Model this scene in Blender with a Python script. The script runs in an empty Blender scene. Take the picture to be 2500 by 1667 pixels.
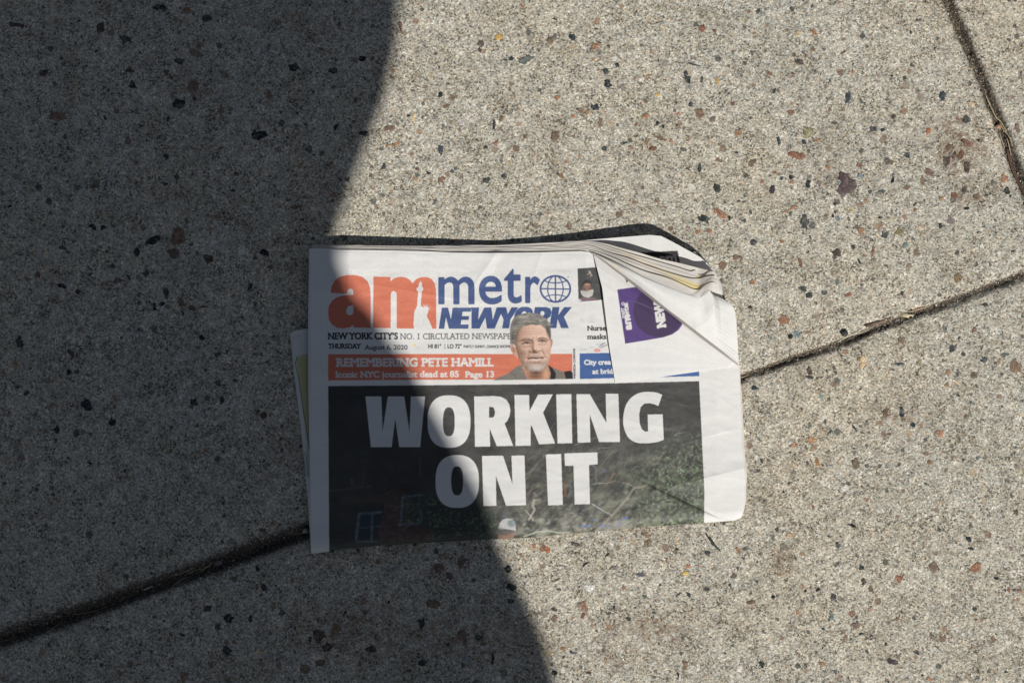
import bpy, math, random
import numpy as np

# ------------------------------------------------------------------ camera, sky, sun
CAM_H = 1.30                      # camera height above the pavement (m)
S = 0.000265                      # metres of pavement per photo pixel (photo is 2500 x 1667)
SUN_EL, SUN_AZ = math.radians(50.0), math.radians(-60.0)   # azimuth measured from +x, ccw: lower right of the picture

scene = bpy.context.scene
cam_d = bpy.data.cameras.new("camera")
cam = bpy.data.objects.new("camera", cam_d)
scene.collection.objects.link(cam)
cam.location = (0, 0, CAM_H)
cam.rotation_euler = (0, 0, 0)
cam_d.sensor_width = 36.0
cam_d.lens = 36.0 * CAM_H / (2500 * S)
cam_d.clip_start = 0.01
cam_d.clip_end = 2000.0
scene.camera = cam

world = bpy.data.worlds.new("World")
scene.world = world
world.use_nodes = True
wn = world.node_tree
bg = wn.nodes["Background"]
sky = wn.nodes.new("ShaderNodeTexSky")
sky.sky_type = 'NISHITA'
sky.sun_disc = False
sky.sun_elevation = SUN_EL
sky.sun_rotation = math.pi / 2 - SUN_AZ
hs = wn.nodes.new("ShaderNodeHueSaturation")
hs.inputs["Saturation"].default_value = 0.78
wn.links.new(sky.outputs[0], hs.inputs["Color"])
wn.links.new(hs.outputs[0], bg.inputs[0])
bg.inputs[1].default_value = 0.039

sun_d = bpy.data.lights.new("sun", 'SUN')
sun_d.energy = 4.2
sun_d.angle = math.radians(0.5)
sun_d.color = (1.0, 0.965, 0.915)
sun = bpy.data.objects.new("sun", sun_d)
scene.collection.objects.link(sun)
SV = np.array([math.cos(SUN_EL) * math.cos(SUN_AZ), math.cos(SUN_EL) * math.sin(SUN_AZ), math.sin(SUN_EL)])
from mathutils import Vector
sun.rotation_euler = Vector(SV).to_track_quat('Z', 'Y').to_euler()
sun.location = (0, 0, 5)

scene.view_settings.view_transform = 'Standard'
scene.view_settings.look = 'None'
scene.view_settings.exposure = 0.0
scene.view_settings.gamma = 1.0

# ------------------------------------------------------------------ helpers
rng = np.random.default_rng(7)
random.seed(7)


def W(X, Y, z):
    """photo pixel + height (m) -> world point, for a thing lying on the pavement under the camera"""
    k = (CAM_H - z) / CAM_H
    return np.stack([(X - 1250.0) * S * k, (833.5 - Y) * S * k, np.broadcast_to(z, np.shape(X)) + 0.0 * X], -1)


def lin(r, g, b, k=1.0):
    c = np.array([r, g, b], float) / 255.0
    c = np.where(c <= 0.04045, c / 12.92, ((c + 0.055) / 1.055) ** 2.4)
    return c * k


def sstep(a, b, x):
    t = np.clip((x - a) / (b - a), 0, 1)
    return t * t * (3 - 2 * t)


def vnoise(x, y, scale, seed):
    """smooth value noise, about -1..1"""
    r = np.random.default_rng(seed)
    T = r.uniform(-1, 1, (64, 64))
    x = np.asarray(x, float) / scale + 200.0
    y = np.asarray(y, float) / scale + 200.0
    xi = np.floor(x).astype(int); yi = np.floor(y).astype(int)
    fx = x - xi; fy = y - yi
    fx = fx * fx * (3 - 2 * fx); fy = fy * fy * (3 - 2 * fy)
    a = T[yi % 64, xi % 64]; b = T[yi % 64, (xi + 1) % 64]
    c = T[(yi + 1) % 64, xi % 64]; d = T[(yi + 1) % 64, (xi + 1) % 64]
    return (a * (1 - fx) + b * fx) * (1 - fy) + (c * (1 - fx) + d * fx) * fy


def fbm(x, y, scale, seed, n=3):
    s = 0; a = 1.0; t = 0
    for i in range(n):
        s = s + a * vnoise(x, y, scale / 2 ** i, seed + i); t += a; a *= 0.55
    return s / t


def smooth_curve(pts, sub=8):
    """Catmull-Rom through the points"""
    P = np.asarray(pts, float)
    if len(P) < 3:
        return P
    Q = np.vstack([2 * P[0] - P[1], P, 2 * P[-1] - P[-2]])
    out = []
    for i in range(1, len(Q) - 2):
        p0, p1, p2, p3 = Q[i - 1], Q[i], Q[i + 1], Q[i + 2]
        for t in np.linspace(0, 1, sub, endpoint=False):
            out.append(0.5 * (2 * p1 + (p2 - p0) * t + (2 * p0 - 5 * p1 + 4 * p2 - p3) * t ** 2 + (3 * p1 - p0 - 3 * p2 + p3) * t ** 3))
    out.append(P[-1])
    return np.array(out)


def resample(P, n, by='len'):
    P = np.asarray(P, float)
    if by == 'x':
        t = P[:, 0]
        t = (t - t[0]) / (t[-1] - t[0])
        t = np.maximum.accumulate(t) + np.arange(len(t)) * 1e-9
    else:
        d = np.linalg.norm(np.diff(P[:, :2], axis=0), axis=1)
        t = np.concatenate([[0], np.cumsum(d)]); t /= t[-1]
    u = np.linspace(0, 1, n)
    return np.stack([np.interp(u, t, P[:, k]) for k in range(P.shape[1])], -1)


def coons(bot, top, left, right):
    n, m = len(bot), len(left)
    u = np.linspace(0, 1, n)[None, :, None]; v = np.linspace(0, 1, m)[:, None, None]
    P = (1 - v) * bot[None] + v * top[None] + (1 - u) * left[:, None] + u * right[:, None]
    P = P - ((1 - u) * (1 - v) * bot[0] + u * (1 - v) * bot[-1] + (1 - u) * v * top[0] + u * v * top[-1])
    return P


def raw_mesh(name, V, F, col=None, smooth=True):
    """V (n,3), F (k,c) all faces with the same corner count"""
    me = bpy.data.meshes.new(name)
    V = np.ascontiguousarray(V, np.float32); F = np.ascontiguousarray(F, np.int32)
    me.vertices.add(len(V)); me.vertices.foreach_set("co", V.ravel())
    k, c = F.shape
    me.loops.add(k * c); me.loops.foreach_set("vertex_index", F.ravel())
    me.polygons.add(k)
    me.polygons.foreach_set("loop_start", np.arange(0, k * c, c, dtype=np.int32))
    if smooth:
        me.polygons.foreach_set("use_smooth", np.ones(k, dtype=bool))
    if col is not None:
        a = me.attributes.new("Col", 'FLOAT_COLOR', 'POINT')
        c4 = np.ones((len(V), 4), np.float32); c4[:, :3] = col
        a.data.foreach_set("color", c4.ravel())
    me.update(calc_edges=True)
    return me


def link(name, me, mat=None, parent=None, origin=(0, 0, 0)):
    o = bpy.data.objects.new(name, me)
    scene.collection.objects.link(o)
    if me is not None and mat is not None:
        me.materials.append(mat)
    if parent is not None:
        o.parent = parent
    else:
        o.location = origin
    return o


def tag(o, label=None, cat=None, group=None, kind=None):
    if label: o["label"] = label
    if cat: o["category"] = cat
    if group: o["group"] = group
    if kind: o["kind"] = kind
    return o


def grid_faces(m, n):
    i = np.arange(m * n).reshape(m, n)
    return np.stack([i[:-1, :-1], i[:-1, 1:], i[1:, 1:], i[1:, :-1]], -1).reshape(-1, 4)


# ------------------------------------------------------------------ materials
class NT:
    def __init__(self, name):
        self.m = bpy.data.materials.new(name); self.m.use_nodes = True
        self.t = self.m.node_tree; self.b = self.t.nodes["Principled BSDF"]

    def n(self, kind, **kw):
        nd = self.t.nodes.new(kind)
        for k, v in kw.items(): setattr(nd, k, v)
        return nd

    def l(self, a, b): self.t.links.new(a, b)

    def math(self, op, a, b=None, c=None, clamp=False):
        nd = self.n("ShaderNodeMath", operation=op); nd.use_clamp = clamp
        for i, v in enumerate((a, b, c)):
            if v is None: continue
            if hasattr(v, "links"): self.l(v, nd.inputs[i])
            else: nd.inputs[i].default_value = v
        return nd.outputs[0]

    def mix(self, f, a, b, blend='MIX'):
        nd = self.n("ShaderNodeMix", data_type='RGBA', blend_type=blend)
        for s, v in ((nd.inputs[0], f), (nd.inputs[6], a), (nd.inputs[7], b)):
            if hasattr(v, "links"): self.l(v, s)
            elif isinstance(v, (int, float)): s.default_value = v
            else: s.default_value = (*v, 1) if len(v) == 3 else v
        return nd.outputs[2]

    def ramp(self, f, stops, interp='LINEAR'):
        nd = self.n("ShaderNodeValToRGB"); cr = nd.color_ramp; cr.interpolation = interp
        while len(cr.elements) < len(stops): cr.elements.new(0.5)
        for e, (p, c) in zip(cr.elements, stops):
            e.position = p; e.color = (*c, 1) if len(c) == 3 else c
        self.l(f, nd.inputs[0]); return nd.outputs[0]

    def noise(self, vec, scale, detail=2, rough=0.5):
        nd = self.n("ShaderNodeTexNoise"); self.l(vec, nd.inputs["Vector"])
        nd.inputs["Scale"].default_value = scale; nd.inputs["Detail"].default_value = detail
        nd.inputs["Roughness"].default_value = rough
        return nd.outputs["Fac"], nd.outputs["Color"]

    def voro(self, vec, scale, rand=1.0, feature='F1'):
        nd = self.n("ShaderNodeTexVoronoi", feature=feature); self.l(vec, nd.inputs["Vector"])
        nd.inputs["Scale"].default_value = scale; nd.inputs["Randomness"].default_value = rand
        return nd.outputs["Distance"], nd.outputs["Color"]

    def sep(self, c):
        nd = self.n("ShaderNodeSeparateColor"); self.l(c, nd.inputs[0]); return nd.outputs


def g3(v): return (v, v, v)


def concrete_material():
    q = NT("exposed_aggregate_concrete")
    geo = q.n("ShaderNodeNewGeometry"); pos = geo.outputs["Position"]
    # warped position so cells are not too round
    _, wc = q.noise(pos, 420, 2)
    sub = q.n("ShaderNodeVectorMath", operation='SUBTRACT'); q.l(wc, sub.inputs[0]); sub.inputs[1].default_value = (.5, .5, .5)
    sc = q.n("ShaderNodeVectorMath", operation='SCALE'); q.l(sub.outputs[0], sc.inputs[0]); sc.inputs["Scale"].default_value = 0.0026
    add = q.n("ShaderNodeVectorMath", operation='ADD'); q.l(pos, add.inputs[0]); q.l(sc.outputs[0], add.inputs[1])
    wp = add.outputs[0]
    big, _ = q.noise(pos, 7, 3)
    mid, _ = q.noise(pos, 55, 4, 0.6)
    mid2, _ = q.noise(pos, 130, 3, 0.6)
    fine, _ = q.noise(pos, 900, 3, 0.65)
    d1, c1 = q.voro(wp, 1150)
    d2, c2 = q.voro(wp, 560)
    s1 = q.sep(c1); s2 = q.sep(c2)
    # sand: pale cement, greys and dark grains
    sf = q.math('ADD', q.math('MULTIPLY', s1[0], .93), q.math('MULTIPLY_ADD', q.math('ADD', mid, mid2), .44, -.40), clamp=True)
    sand = q.ramp(sf, [(0, g3(.055)), (.10, (.13, .12, .10)), (.24, (.26, .24, .20)), (.52, (.45, .428, .372)), (.84, (.60, .58, .53)), (1, (.84, .82, .77))])
    tint = q.ramp(s1[1], [(0, (.985, .985, .97)), (.66, (1, .985, .972)), (.80, (1, .90, .76)), (.91, (.95, .76, .58)), (.95, (.74, .84, .86)), (1, (.9, .96, .97))], 'CONSTANT')
    sand = q.mix(1.0, sand, tint, 'MULTIPLY')
    # coarser sand 2 mm
    coarse = q.ramp(s2[0], [(0, (.05, .055, .055)), (.05, (.16, .12, .085)), (.16, (.26, .20, .15)), (.24, (.37, .35, .31)), (.72, (.47, .455, .42)), (.93, (.52, .42, .31)), (.97, (.72, .70, .65))], 'CONSTANT')
    cm = q.math('MULTIPLY', q.math('LESS_THAN', d2, q.math('MULTIPLY_ADD', s2[1], .45, .08)), .72)
    col = q.mix(cm, sand, coarse)
    # cement paste patches: paler or worn
    patch = q.ramp(mid, [(.40, g3(0)), (.58, g3(1))])
    paste = q.mix(q.math('MULTIPLY', fine, 1.0), (.33, .32, .29), (.60, .59, .56))
    col = q.mix(q.math('MULTIPLY', q.sep(patch)[0], .20), col, paste)
    worn = q.ramp(mid2, [(.28, g3(.78)), (.48, (.99, .985, .965)), (.70, (1.07, 1.055, 1.02))])
    col = q.mix(1.0, col, worn, 'MULTIPLY')
    # small embedded gravel, 3-6 mm cells, only some of them filled
    for scale, keep, rad, seedoff in ((120, .34, .25, 0.0), (240, .44, .30, 3.7)):
        off = q.n("ShaderNodeVectorMath", operation='ADD'); q.l(wp, off.inputs[0]); off.inputs[1].default_value = (seedoff, seedoff * 2, 0)
        d3, c3 = q.voro(off.outputs[0], scale)
        s3 = q.sep(c3)
        rr = q.math('MULTIPLY_ADD', s3[1], rad, .07)
        e = q.math('DIVIDE', q.math('SUBTRACT', rr, d3), .05, clamp=True)
        mask = q.math('MULTIPLY', e, q.math('LESS_THAN', s3[2], keep))
        gc = q.ramp(s3[0], [(0, (.022, .028, .03)), (.22, (.06, .075, .08)), (.32, (.16, .095, .06)), (.46, (.29, .17, .10)), (.56, (.26, .22, .17)), (.70, (.42, .33, .22)), (.82, (.20, .13, .10)), (.93, (.68, .66, .60))], 'CONSTANT')
        gc = q.mix(1.0, gc, q.ramp(fine, [(.3, g3(.7)), (.7, g3(1.25))]), 'MULTIPLY')
        col = q.mix(q.math('MULTIPLY', mask, q.math('MULTIPLY_ADD', fine, .5, .5, clamp=True)), col, gc)
    # pits
    pd, pc = q.voro(pos, 330)
    pit = q.math('MULTIPLY', q.math('LESS_THAN', pd, .17), q.math('GREATER_THAN', q.sep(pc)[0], .84))
    col = q.mix(q.math('MULTIPLY', pit, .8), col, (.05, .045, .04))
    # broad stains
    stain = q.ramp(big, [(.30, (.92, .94, .94)), (.5, (1, 1, .985)), (.70, (1.03, 1.0, .94))])
    col = q.mix(1.0, col, stain, 'MULTIPLY')
    ra = q.n("ShaderNodeAttribute"); ra.attribute_name = "rust"
    rm = q.math('MULTIPLY', ra.outputs["Fac"], q.ramp(q.noise(pos, 170, 5, .72)[0], [(.42, g3(0)), (.62, g3(1))]))
    col = q.mix(q.math('MULTIPLY', rm, 1.15, clamp=True), col, (.16, .085, .045))
    mott = q.ramp(q.noise(pos, 26, 5, .68)[0], [(.34, (.88, .86, .82)), (.5, (.985, .98, .962)), (.64, (1.05, 1.045, 1.03))])
    col = q.mix(1.0, col, mott, 'MULTIPLY')
    # dirt packed in the joints (vertex attribute laid along the joints)
    at = q.n("ShaderNodeAttribute"); at.attribute_name = "dirt"
    dn, _ = q.noise(pos, 620, 4, 0.7)
    dm = q.math('ADD', at.outputs["Fac"], q.math('MULTIPLY_ADD', dn, 1.1, -.62))
    dm = q.math('MULTIPLY', q.math('MULTIPLY_ADD', dm, 2.2, -.25, clamp=True), q.math('GREATER_THAN', at.outputs["Fac"], .01))
    dirt = q.ramp(s1[2], [(0, (.018, .016, .014)), (.6, (.045, .037, .028)), (.86, (.11, .085, .06)), (1, (.30, .25, .19))])
    col = q.mix(q.math('MULTIPLY', dm, .93), col, dirt)
    q.l(col, q.b.inputs["Base Color"])
    q.b.inputs["Roughness"].default_value = .9
    q.b.inputs["Specular IOR Level"].default_value = .25
    h = q.math('ADD', q.math('MULTIPLY', d1, -.35), q.math('MULTIPLY', fine, .6))
    h = q.math('ADD', h, q.math('MULTIPLY', d2, -.9))
    h = q.math('ADD', h, q.math('MULTIPLY', mid2, 1.2))
    h = q.math('SUBTRACT', h, q.math('MULTIPLY', pit, .8))
    bp = q.n("ShaderNodeBump"); bp.inputs["Strength"].default_value = .62; bp.inputs["Distance"].default_value = .0008
    q.l(h, bp.inputs["Height"]); q.l(bp.outputs[0], q.b.inputs["Normal"])
    return q.m


def stone_material():
    q = NT("gravel_stone")
    pos = q.n("ShaderNodeNewGeometry").outputs["Position"]
    at = q.n("ShaderNodeAttribute"); at.attribute_name = "Col"
    f, _ = q.noise(pos, 1300, 3, .7); g, _ = q.noise(pos, 380, 3, .6)
    c = q.mix(1.0, at.outputs["Color"], q.ramp(f, [(.28, g3(.42)), (.5, g3(.95)), (.75, g3(1.7))]), 'MULTIPLY')
    c = q.mix(1.0, c, q.ramp(g, [(.3, g3(.72)), (.7, g3(1.25))]), 'MULTIPLY')
    # crust of cement left on the stones
    crust = q.ramp(q.noise(pos, 260, 4, .7)[0], [(.50, g3(0)), (.60, g3(1))])
    c = q.mix(q.math('MULTIPLY', q.sep(crust)[0], .25), c, q.ramp(f, [(.3, (.22, .21, .18)), (.7, (.48, .46, .42))]))
    q.l(c, q.b.inputs["Base Color"]); q.b.inputs["Roughness"].default_value = .8
    q.b.inputs["Specular IOR Level"].default_value = .3
    bp = q.n("ShaderNodeBump"); bp.inputs["Strength"].default_value = .5; bp.inputs["Distance"].default_value = .0005
    q.l(f, bp.inputs["Height"]); q.l(bp.outputs[0], q.b.inputs["Normal"])
    return q.m


def paper_material(name, rough, spec, grain=.05, trans=.13):
    q = NT(name)
    pos = q.n("ShaderNodeNewGeometry").outputs["Position"]
    at = q.n("ShaderNodeAttribute"); at.attribute_name = "Col"
    f, _ = q.noise(pos, 1700, 2, .7); g, _ = q.noise(pos, 60, 3, .6)
    c = q.mix(1.0, at.outputs["Color"], q.ramp(f, [(.25, g3(1 - grain * 1.6)), (.75, g3(1 + grain * 1.2))]), 'MULTIPLY')
    c = q.mix(1.0, c, q.ramp(g, [(.3, g3(.975)), (.7, g3(1.015))]), 'MULTIPLY')
    q.l(c, q.b.inputs["Base Color"])
    q.b.inputs["Roughness"].default_value = rough
    q.b.inputs["Specular IOR Level"].default_value = spec
    bp = q.n("ShaderNodeBump"); bp.inputs["Strength"].default_value = .22; bp.inputs["Distance"].default_value = .0003
    fib, _ = q.noise(pos, 800, 3, .7)
    wr, _ = q.noise(pos, 110, 3, .55)
    q.l(q.math('ADD', fib, q.math('MULTIPLY', wr, 4.0)), bp.inputs["Height"])
    q.l(bp.outputs[0], q.b.inputs["Normal"])
    if trans:
        tr = q.n("ShaderNodeBsdfTranslucent"); q.l(q.mix(1.0, c, (1.0, .86, .74), 'MULTIPLY'), tr.inputs["Color"])
        ms = q.n("ShaderNodeMixShader"); ms.inputs[0].default_value = trans
        q.l(q.b.outputs[0], ms.inputs[1]); q.l(tr.outputs[0], ms.inputs[2])
        q.l(ms.outputs[0], q.t.nodes["Material Output"].inputs["Surface"])
    return q.m


def plain_material(name, base, rough=.7, var=.35, scale=700, metal=0.0):
    q = NT(name)
    pos = q.n("ShaderNodeNewGeometry").outputs["Position"]
    f, _ = q.noise(pos, scale, 3, .6)
    c = q.mix(1.0, base, q.ramp(f, [(.3, g3(1 - var)), (.7, g3(1 + var * .6))]), 'MULTIPLY')
    q.l(c, q.b.inputs["Base Color"]); q.b.inputs["Roughness"].default_value = rough
    q.b.inputs["Metallic"].default_value = metal
    return q.m


M_CONC = concrete_material()
M_STONE = stone_material()
M_PAPER = paper_material("newsprint", .72, .25)
M_THIN = paper_material("thin_newsprint_leaf", .75, .2, .05, .27)
M_INK = paper_material("inked_newsprint", .55, .42, .16)
M_STRAW = plain_material("dry_straw_fibre", (.52, .42, .26))
M_PALESTRAW = plain_material("bleached_straw_fibre", (.62, .57, .44))
M_TWIG = plain_material("brown_twig_bark", (.22, .14, .085))
M_ROOT = plain_material("dark_root_bark", (.10, .05, .03))
M_LEAF = plain_material("dry_leaf", (.55, .47, .30))
M_STEEL = plain_material("staple_steel", (.55, .57, .58), .35, .1, 500, .9)
M_CANVAS = plain_material("canvas_cloth", (.10, .12, .14), .85, .15, 300)
M_POLE = plain_material("painted_metal", (.25, .25, .25), .4, .1, 100)

# ------------------------------------------------------------------ joints in the pavement
JA = smooth_curve([(-3000, 2570), (-700, 1803), (-200, 1632), (0, 1564), (180, 1504), (365, 1437), (530, 1379), (755, 1297), (1200, 1140), (1812, 921), (1930, 879), (2060, 834), (2160, 794), (2232, 768), (2360, 722), (2500, 670), (2760, 575), (5500, -430)], 6)
JB = smooth_curve([(1300, -2600), (2090, -520), (2230, -190), (2311, 0), (2339, 64), (2366, 128), (2391, 182), (2417, 250), (2446, 318), (2466, 376), (2494, 444), (2540, 560), (2572, 640)], 6)


def joint_dist(X, Y, C):
    """signed distance in px to a polyline (positive on its left-hand, picture-lower side)"""
    shp = np.shape(X); X = np.ravel(X); Y = np.ravel(Y)
    best = np.full(X.shape, 1e9); sg = np.zeros(X.shape)
    for (ax, ay), (bx, by) in zip(C[:-1], C[1:]):
        dx, dy = bx - ax, by - ay; L2 = dx * dx + dy * dy
        t = np.clip(((X - ax) * dx + (Y - ay) * dy) / L2, 0, 1)
        ex, ey = X - ax - t * dx, Y - ay - t * dy
        d = np.hypot(ex, ey); k = d < best
        best[k] = d[k]; sg[k] = np.sign(dx * ey - dy * ex)[k]
    return (best * np.where(sg == 0, 1, sg)).reshape(shp)


def axis(lo, hi, step, far, grow=1.07):
    a = list(np.arange(lo, hi + step / 2, step)); s = step
    x = a[-1]; up = []
    while x < far:
        s *= grow; x += s; up.append(x)
    s = step; x = a[0]; dn = []
    while x > -far:
        s *= grow; x -= s; dn.append(x)
    return np.array(dn[::-1] + a + up)


def ground_height(X, Y):
    """height (m) and dirt (0..1) of the pavement at photo pixels X, Y"""
    a = joint_dist(X, Y, JA); b = joint_dist(X, Y, JB)
    wob = fbm(X, Y, 30, 11, 4) * 8.0 + fbm(X, Y, 8, 17, 2) * 5.0 * sstep(900, 1700, X)
    wid = 1 + .35 * fbm(X, Y, 120, 15, 2)
    z = fbm(X, Y, 90, 5, 3) * .00035
    # joint A: tooled round-shouldered groove
    ga = 1 - sstep(2, 22, np.abs(a + wob * .6) * wid * (1 + .4 * sstep(900, 1700, X)))
    # joint B: narrower
    gb = 1 - sstep(2, 15, np.abs(b + wob * .6) * wid)
    z = z - (.0048 - .0014 * sstep(900, 1700, X)) * ga * (1 + .45 * fbm(X, Y, 60, 19, 2)) - .0040 * gb * (1 + .4 * fbm(X, Y, 50, 23, 2))
    z = z - .0009 * np.exp(-(a / 34.0) ** 2) - .0009 * np.exp(-(b / 30.0) ** 2)
    leftw = sstep(1500, 700, X)             # the left run of the joint is fuller of dirt
    da = np.where(a > 0, np.exp(-(a / (7 + 15 * leftw)) ** 2), np.exp(-(a / (8 + 20 * leftw)) ** 2))
    bs = b                                    # dirt spreads to the right-hand side of joint B
    db = np.where(bs < 0, np.exp(-(bs / 20.0) ** 2), np.exp(-(bs / 9.0) ** 2))
    dirt = np.maximum(da, db)
    return z, np.clip(dirt, 0, 1)


gx = axis(-.345, .345, .00106, 250.0, 1.075); gy = axis(-.235, .235, .00106, 250.0, 1.075)
GX, GY = np.meshgrid(gx, gy)
PX, PY = GX / S + 1250, 833.5 - GY / S
near = (np.abs(GX) < 1.4) & (np.abs(GY) < 1.4)
GZ = np.zeros_like(GX); GD = np.zeros_like(GX)
hz, hd = ground_height(PX[near], PY[near])
GZ[near], GD[near] = hz, hd
fade = 1 - sstep(.8, 1.4, np.maximum(np.abs(GX), np.abs(GY)))
GZ *= fade; GD *= fade
me = raw_mesh("pavement", np.stack([GX, GY, GZ], -1).reshape(-1, 3), grid_faces(*GX.shape))
a = me.attributes.new("dirt", 'FLOAT', 'POINT'); a.data.foreach_set("value", GD.ravel().astype(np.float32))
rust = np.zeros_like(GX)
for x, y, rx, ry, k in ((2345, 370, 50, 60, 1.0), (2330, 300, 45, 25, .6), (2345, 480, 40, 25, .6), (1610, 1540, 110, 40, .5), (1520, 1600, 90, 40, .45), (1905, 1370, 40, 34, .6), (1600, 1290, 120, 40, .3), (1140, 1560, 200, 60, .6), (870, 1540, 150, 60, .6), (470, 210, 60, 50, .5), (760, 80, 60, 50, .5), (2010, 410, 60, 40, .3), (2200, 1000, 80, 60, .35), (700, 1100, 80, 60, .5)):
    rust = np.maximum(rust, k * np.exp(-((PX - x) / rx) ** 2 - ((PY - y) / ry) ** 2))
a = me.attributes.new("rust", 'FLOAT', 'POINT'); a.data.foreach_set("value", rust.ravel().astype(np.float32))
pavement = tag(link("pavement", me, M_CONC), "pale exposed-aggregate concrete pavement slabs with dirt-filled joints", "pavement", kind="structure")

# ------------------------------------------------------------------ embedded gravel
SC = dict(dkgreen=(.020, .029, .030), black=(.014, .015, .017), slate=(.040, .052, .058), dkgrey=(.055, .056, .054), grey=(.30, .31, .31), greygreen=(.12, .14, .125),
          plum=(.085, .064, .056), dkplum=(.05, .042, .05), brown=(.185, .125, .085), dkbrown=(.09, .058, .043), rust=(.20, .105, .06), orange=(.31, .17, .095),
          orangered=(.34, .14, .07), tan=(.52, .40, .25), yellowtan=(.55, .42, .20), yellow=(.62, .42, .12), white=(.56, .53, .46), taupe=(.22, .19, .155), olive=(.26, .23, .14),
          olivebrown=(.20, .15, .085), bluegrey=(.17, .22, .23), slateblue=(.09, .09, .12))
STONES = []


def stones(ox, oy, sc, txt):
    for it in txt.split(';'):
        it = it.strip()
        if not it: continue
        x, y, w, h, an, c = it.split()
        STONES.append((ox + float(x) / sc, oy + float(y) / sc, float(w) / sc, float(h) / sc, float(an), c))


stones(900, 50, 3.92, """1250 155 90 70 20 yellow;1080 225 80 90 0 plum;1062 285 40 60 0 plum;1362 365 75 60 0 dkgreen;1515 370 165 70 -30 greygreen;1945 160 75 80 -40 dkgreen;1740 190 70 75 0 brown;2165 245 110 60 -30 orange;
2275 490 80 70 0 slate;2290 600 75 90 0 dkgreen;2163 835 95 80 20 dkgreen;680 710 70 60 50 dkgreen;745 815 90 35 -20 brown;1200 995 28 110 5 dkgreen;930 922 50 40 40 white;890 980 65 45 10 white;430 930 30 100 15 tan;
385 912 45 35 0 black;265 1180 80 60 -30 orange;180 1195 50 60 0 orange;195 1040 110 70 -20 brown;690 1245 60 100 0 slate;1215 1175 65 70 0 orange;1127 1212 45 40 0 black;1780 1105 90 110 0 brown;695 1515 90 70 0 rust;
1115 1525 110 70 0 dkgrey;1300 1500 60 70 -30 dkgrey;148 1405 60 60 0 slate;575 1463 55 40 0 slate;800 1450 50 40 30 slate;1810 735 70 60 0 orange;2218 970 45 90 0 rust;1620 915 50 50 0 brown;1960 920 45 40 0 orange;
2090 880 45 60 0 orange;1270 940 50 55 0 brown;1840 1490 80 60 0 orange;480 1065 50 50 0 orange;465 1425 40 45 0 rust;2255 1230 60 55 0 dkgreen;1500 1110 40 45 0 rust;300 60 40 100 0 rust""")
stones(1450, 0, 4.273, """1130 315 85 110 -10 rust;1253 325 45 45 0 rust;680 75 60 55 0 olive;735 285 75 40 15 tan;243 680 55 50 0 dkgreen;960 770 60 80 20 slate;985 835 85 95 0 dkgreen;1128 830 32 85 5 dkgrey;1290 840 50 90 -30 yellowtan;
665 985 50 40 0 yellow;1012 1095 60 75 0 dkgreen;1100 1185 110 105 0 brown;1240 1240 85 75 0 taupe;545 1210 130 55 -30 orange;440 1300 40 50 0 orange;663 1290 50 50 0 black;722 1320 45 55 0 dkgreen;1510 1385 90 85 0 orange;
68 1265 50 90 0 brown;335 1490 75 40 0 slate;110 1545 65 45 0 dkgreen;620 1550 100 70 0 rust;550 1485 60 90 10 orange;810 1480 60 60 -30 orange;935 1560 80 50 0 dkgrey;2150 645 120 95 -20 plum;2090 575 55 50 0 dkbrown;
2215 580 40 45 0 rust;1830 765 105 45 30 rust;1540 790 35 35 0 rust;2300 335 80 70 20 orange;2130 355 70 80 20 tan;2230 395 40 50 -20 white;2065 1165 95 75 0 rust;2235 1370 140 160 0 olive;1930 1465 45 90 -25 slate;
2190 1480 45 55 -30 slate;1880 940 55 60 30 slate;1720 110 50 80 20 slate;2070 95 50 75 -20 dkgrey;1545 88 70 20 0 dkgreen;1440 1085 60 60 0 brown;875 1185 35 40 0 orangered;1410 690 50 40 0 brown;2080 770 40 40 0 rust;
1090 60 22 22 0 black;300 920 75 80 0 taupe""")
stones(1950, 200, 4.273, """515 165 60 140 0 slate;1495 150 75 110 0 slate;1755 385 95 115 0 dkgrey;985 362 70 55 0 dkbrown;775 495 90 80 0 slate;880 500 55 45 0 dkgreen;1350 520 75 90 0 orangered;1135 760 95 85 0 slate;1575 690 100 70 -20 brown;
1765 645 180 70 25 rust;1540 820 80 110 0 dkbrown;1620 770 50 110 20 dkbrown;1700 760 70 110 0 rust;1755 880 80 160 0 dkbrown;1360 945 150 75 20 brown;985 1020 45 100 10 black;970 840 60 90 15 brown;750 1140 55 45 0 dkgreen;
870 1145 95 40 0 greygreen;1130 1105 85 60 0 brown;1487 1220 65 50 0 orange;1620 1180 80 80 0 rust;1860 1200 90 90 0 brown;2178 1135 70 80 0 black;2040 1060 80 70 0 taupe;1210 1280 60 35 -30 slate;1755 1320 75 30 -15 dkgreen;
855 1415 55 35 0 black;1480 1500 60 60 0 dkgrey;1580 1440 90 110 0 taupe;410 1425 60 60 0 bluegrey;60 1470 100 140 0 dkgrey;315 1020 70 105 0 taupe;220 1065 80 60 20 taupe;95 1065 55 80 0 dkgreen;25 770 110 70 0 rust;
200 605 75 30 -20 orange;55 625 45 55 -30 slate;300 890 60 45 0 orange;625 865 60 50 0 rust;285 1395 45 40 0 rust;385 1360 45 45 0 dkbrown;350 1395 40 50 0 black;555 1330 60 90 0 tan;1270 1520 60 60 0 tan;645 1545 80 60 0 orange;
1070 1550 110 60 -15 olive;1215 1335 60 45 0 orange;375 1275 60 40 0 dkgrey;650 1275 55 55 0 brown;640 980 70 60 0 bluegrey;1800 225 120 40 15 tan;2285 480 70 110 -20 brown;2245 590 30 120 10 dkgrey;2210 1195 30 45 0 black;1290 1020 55 110 0 brown""")
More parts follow.
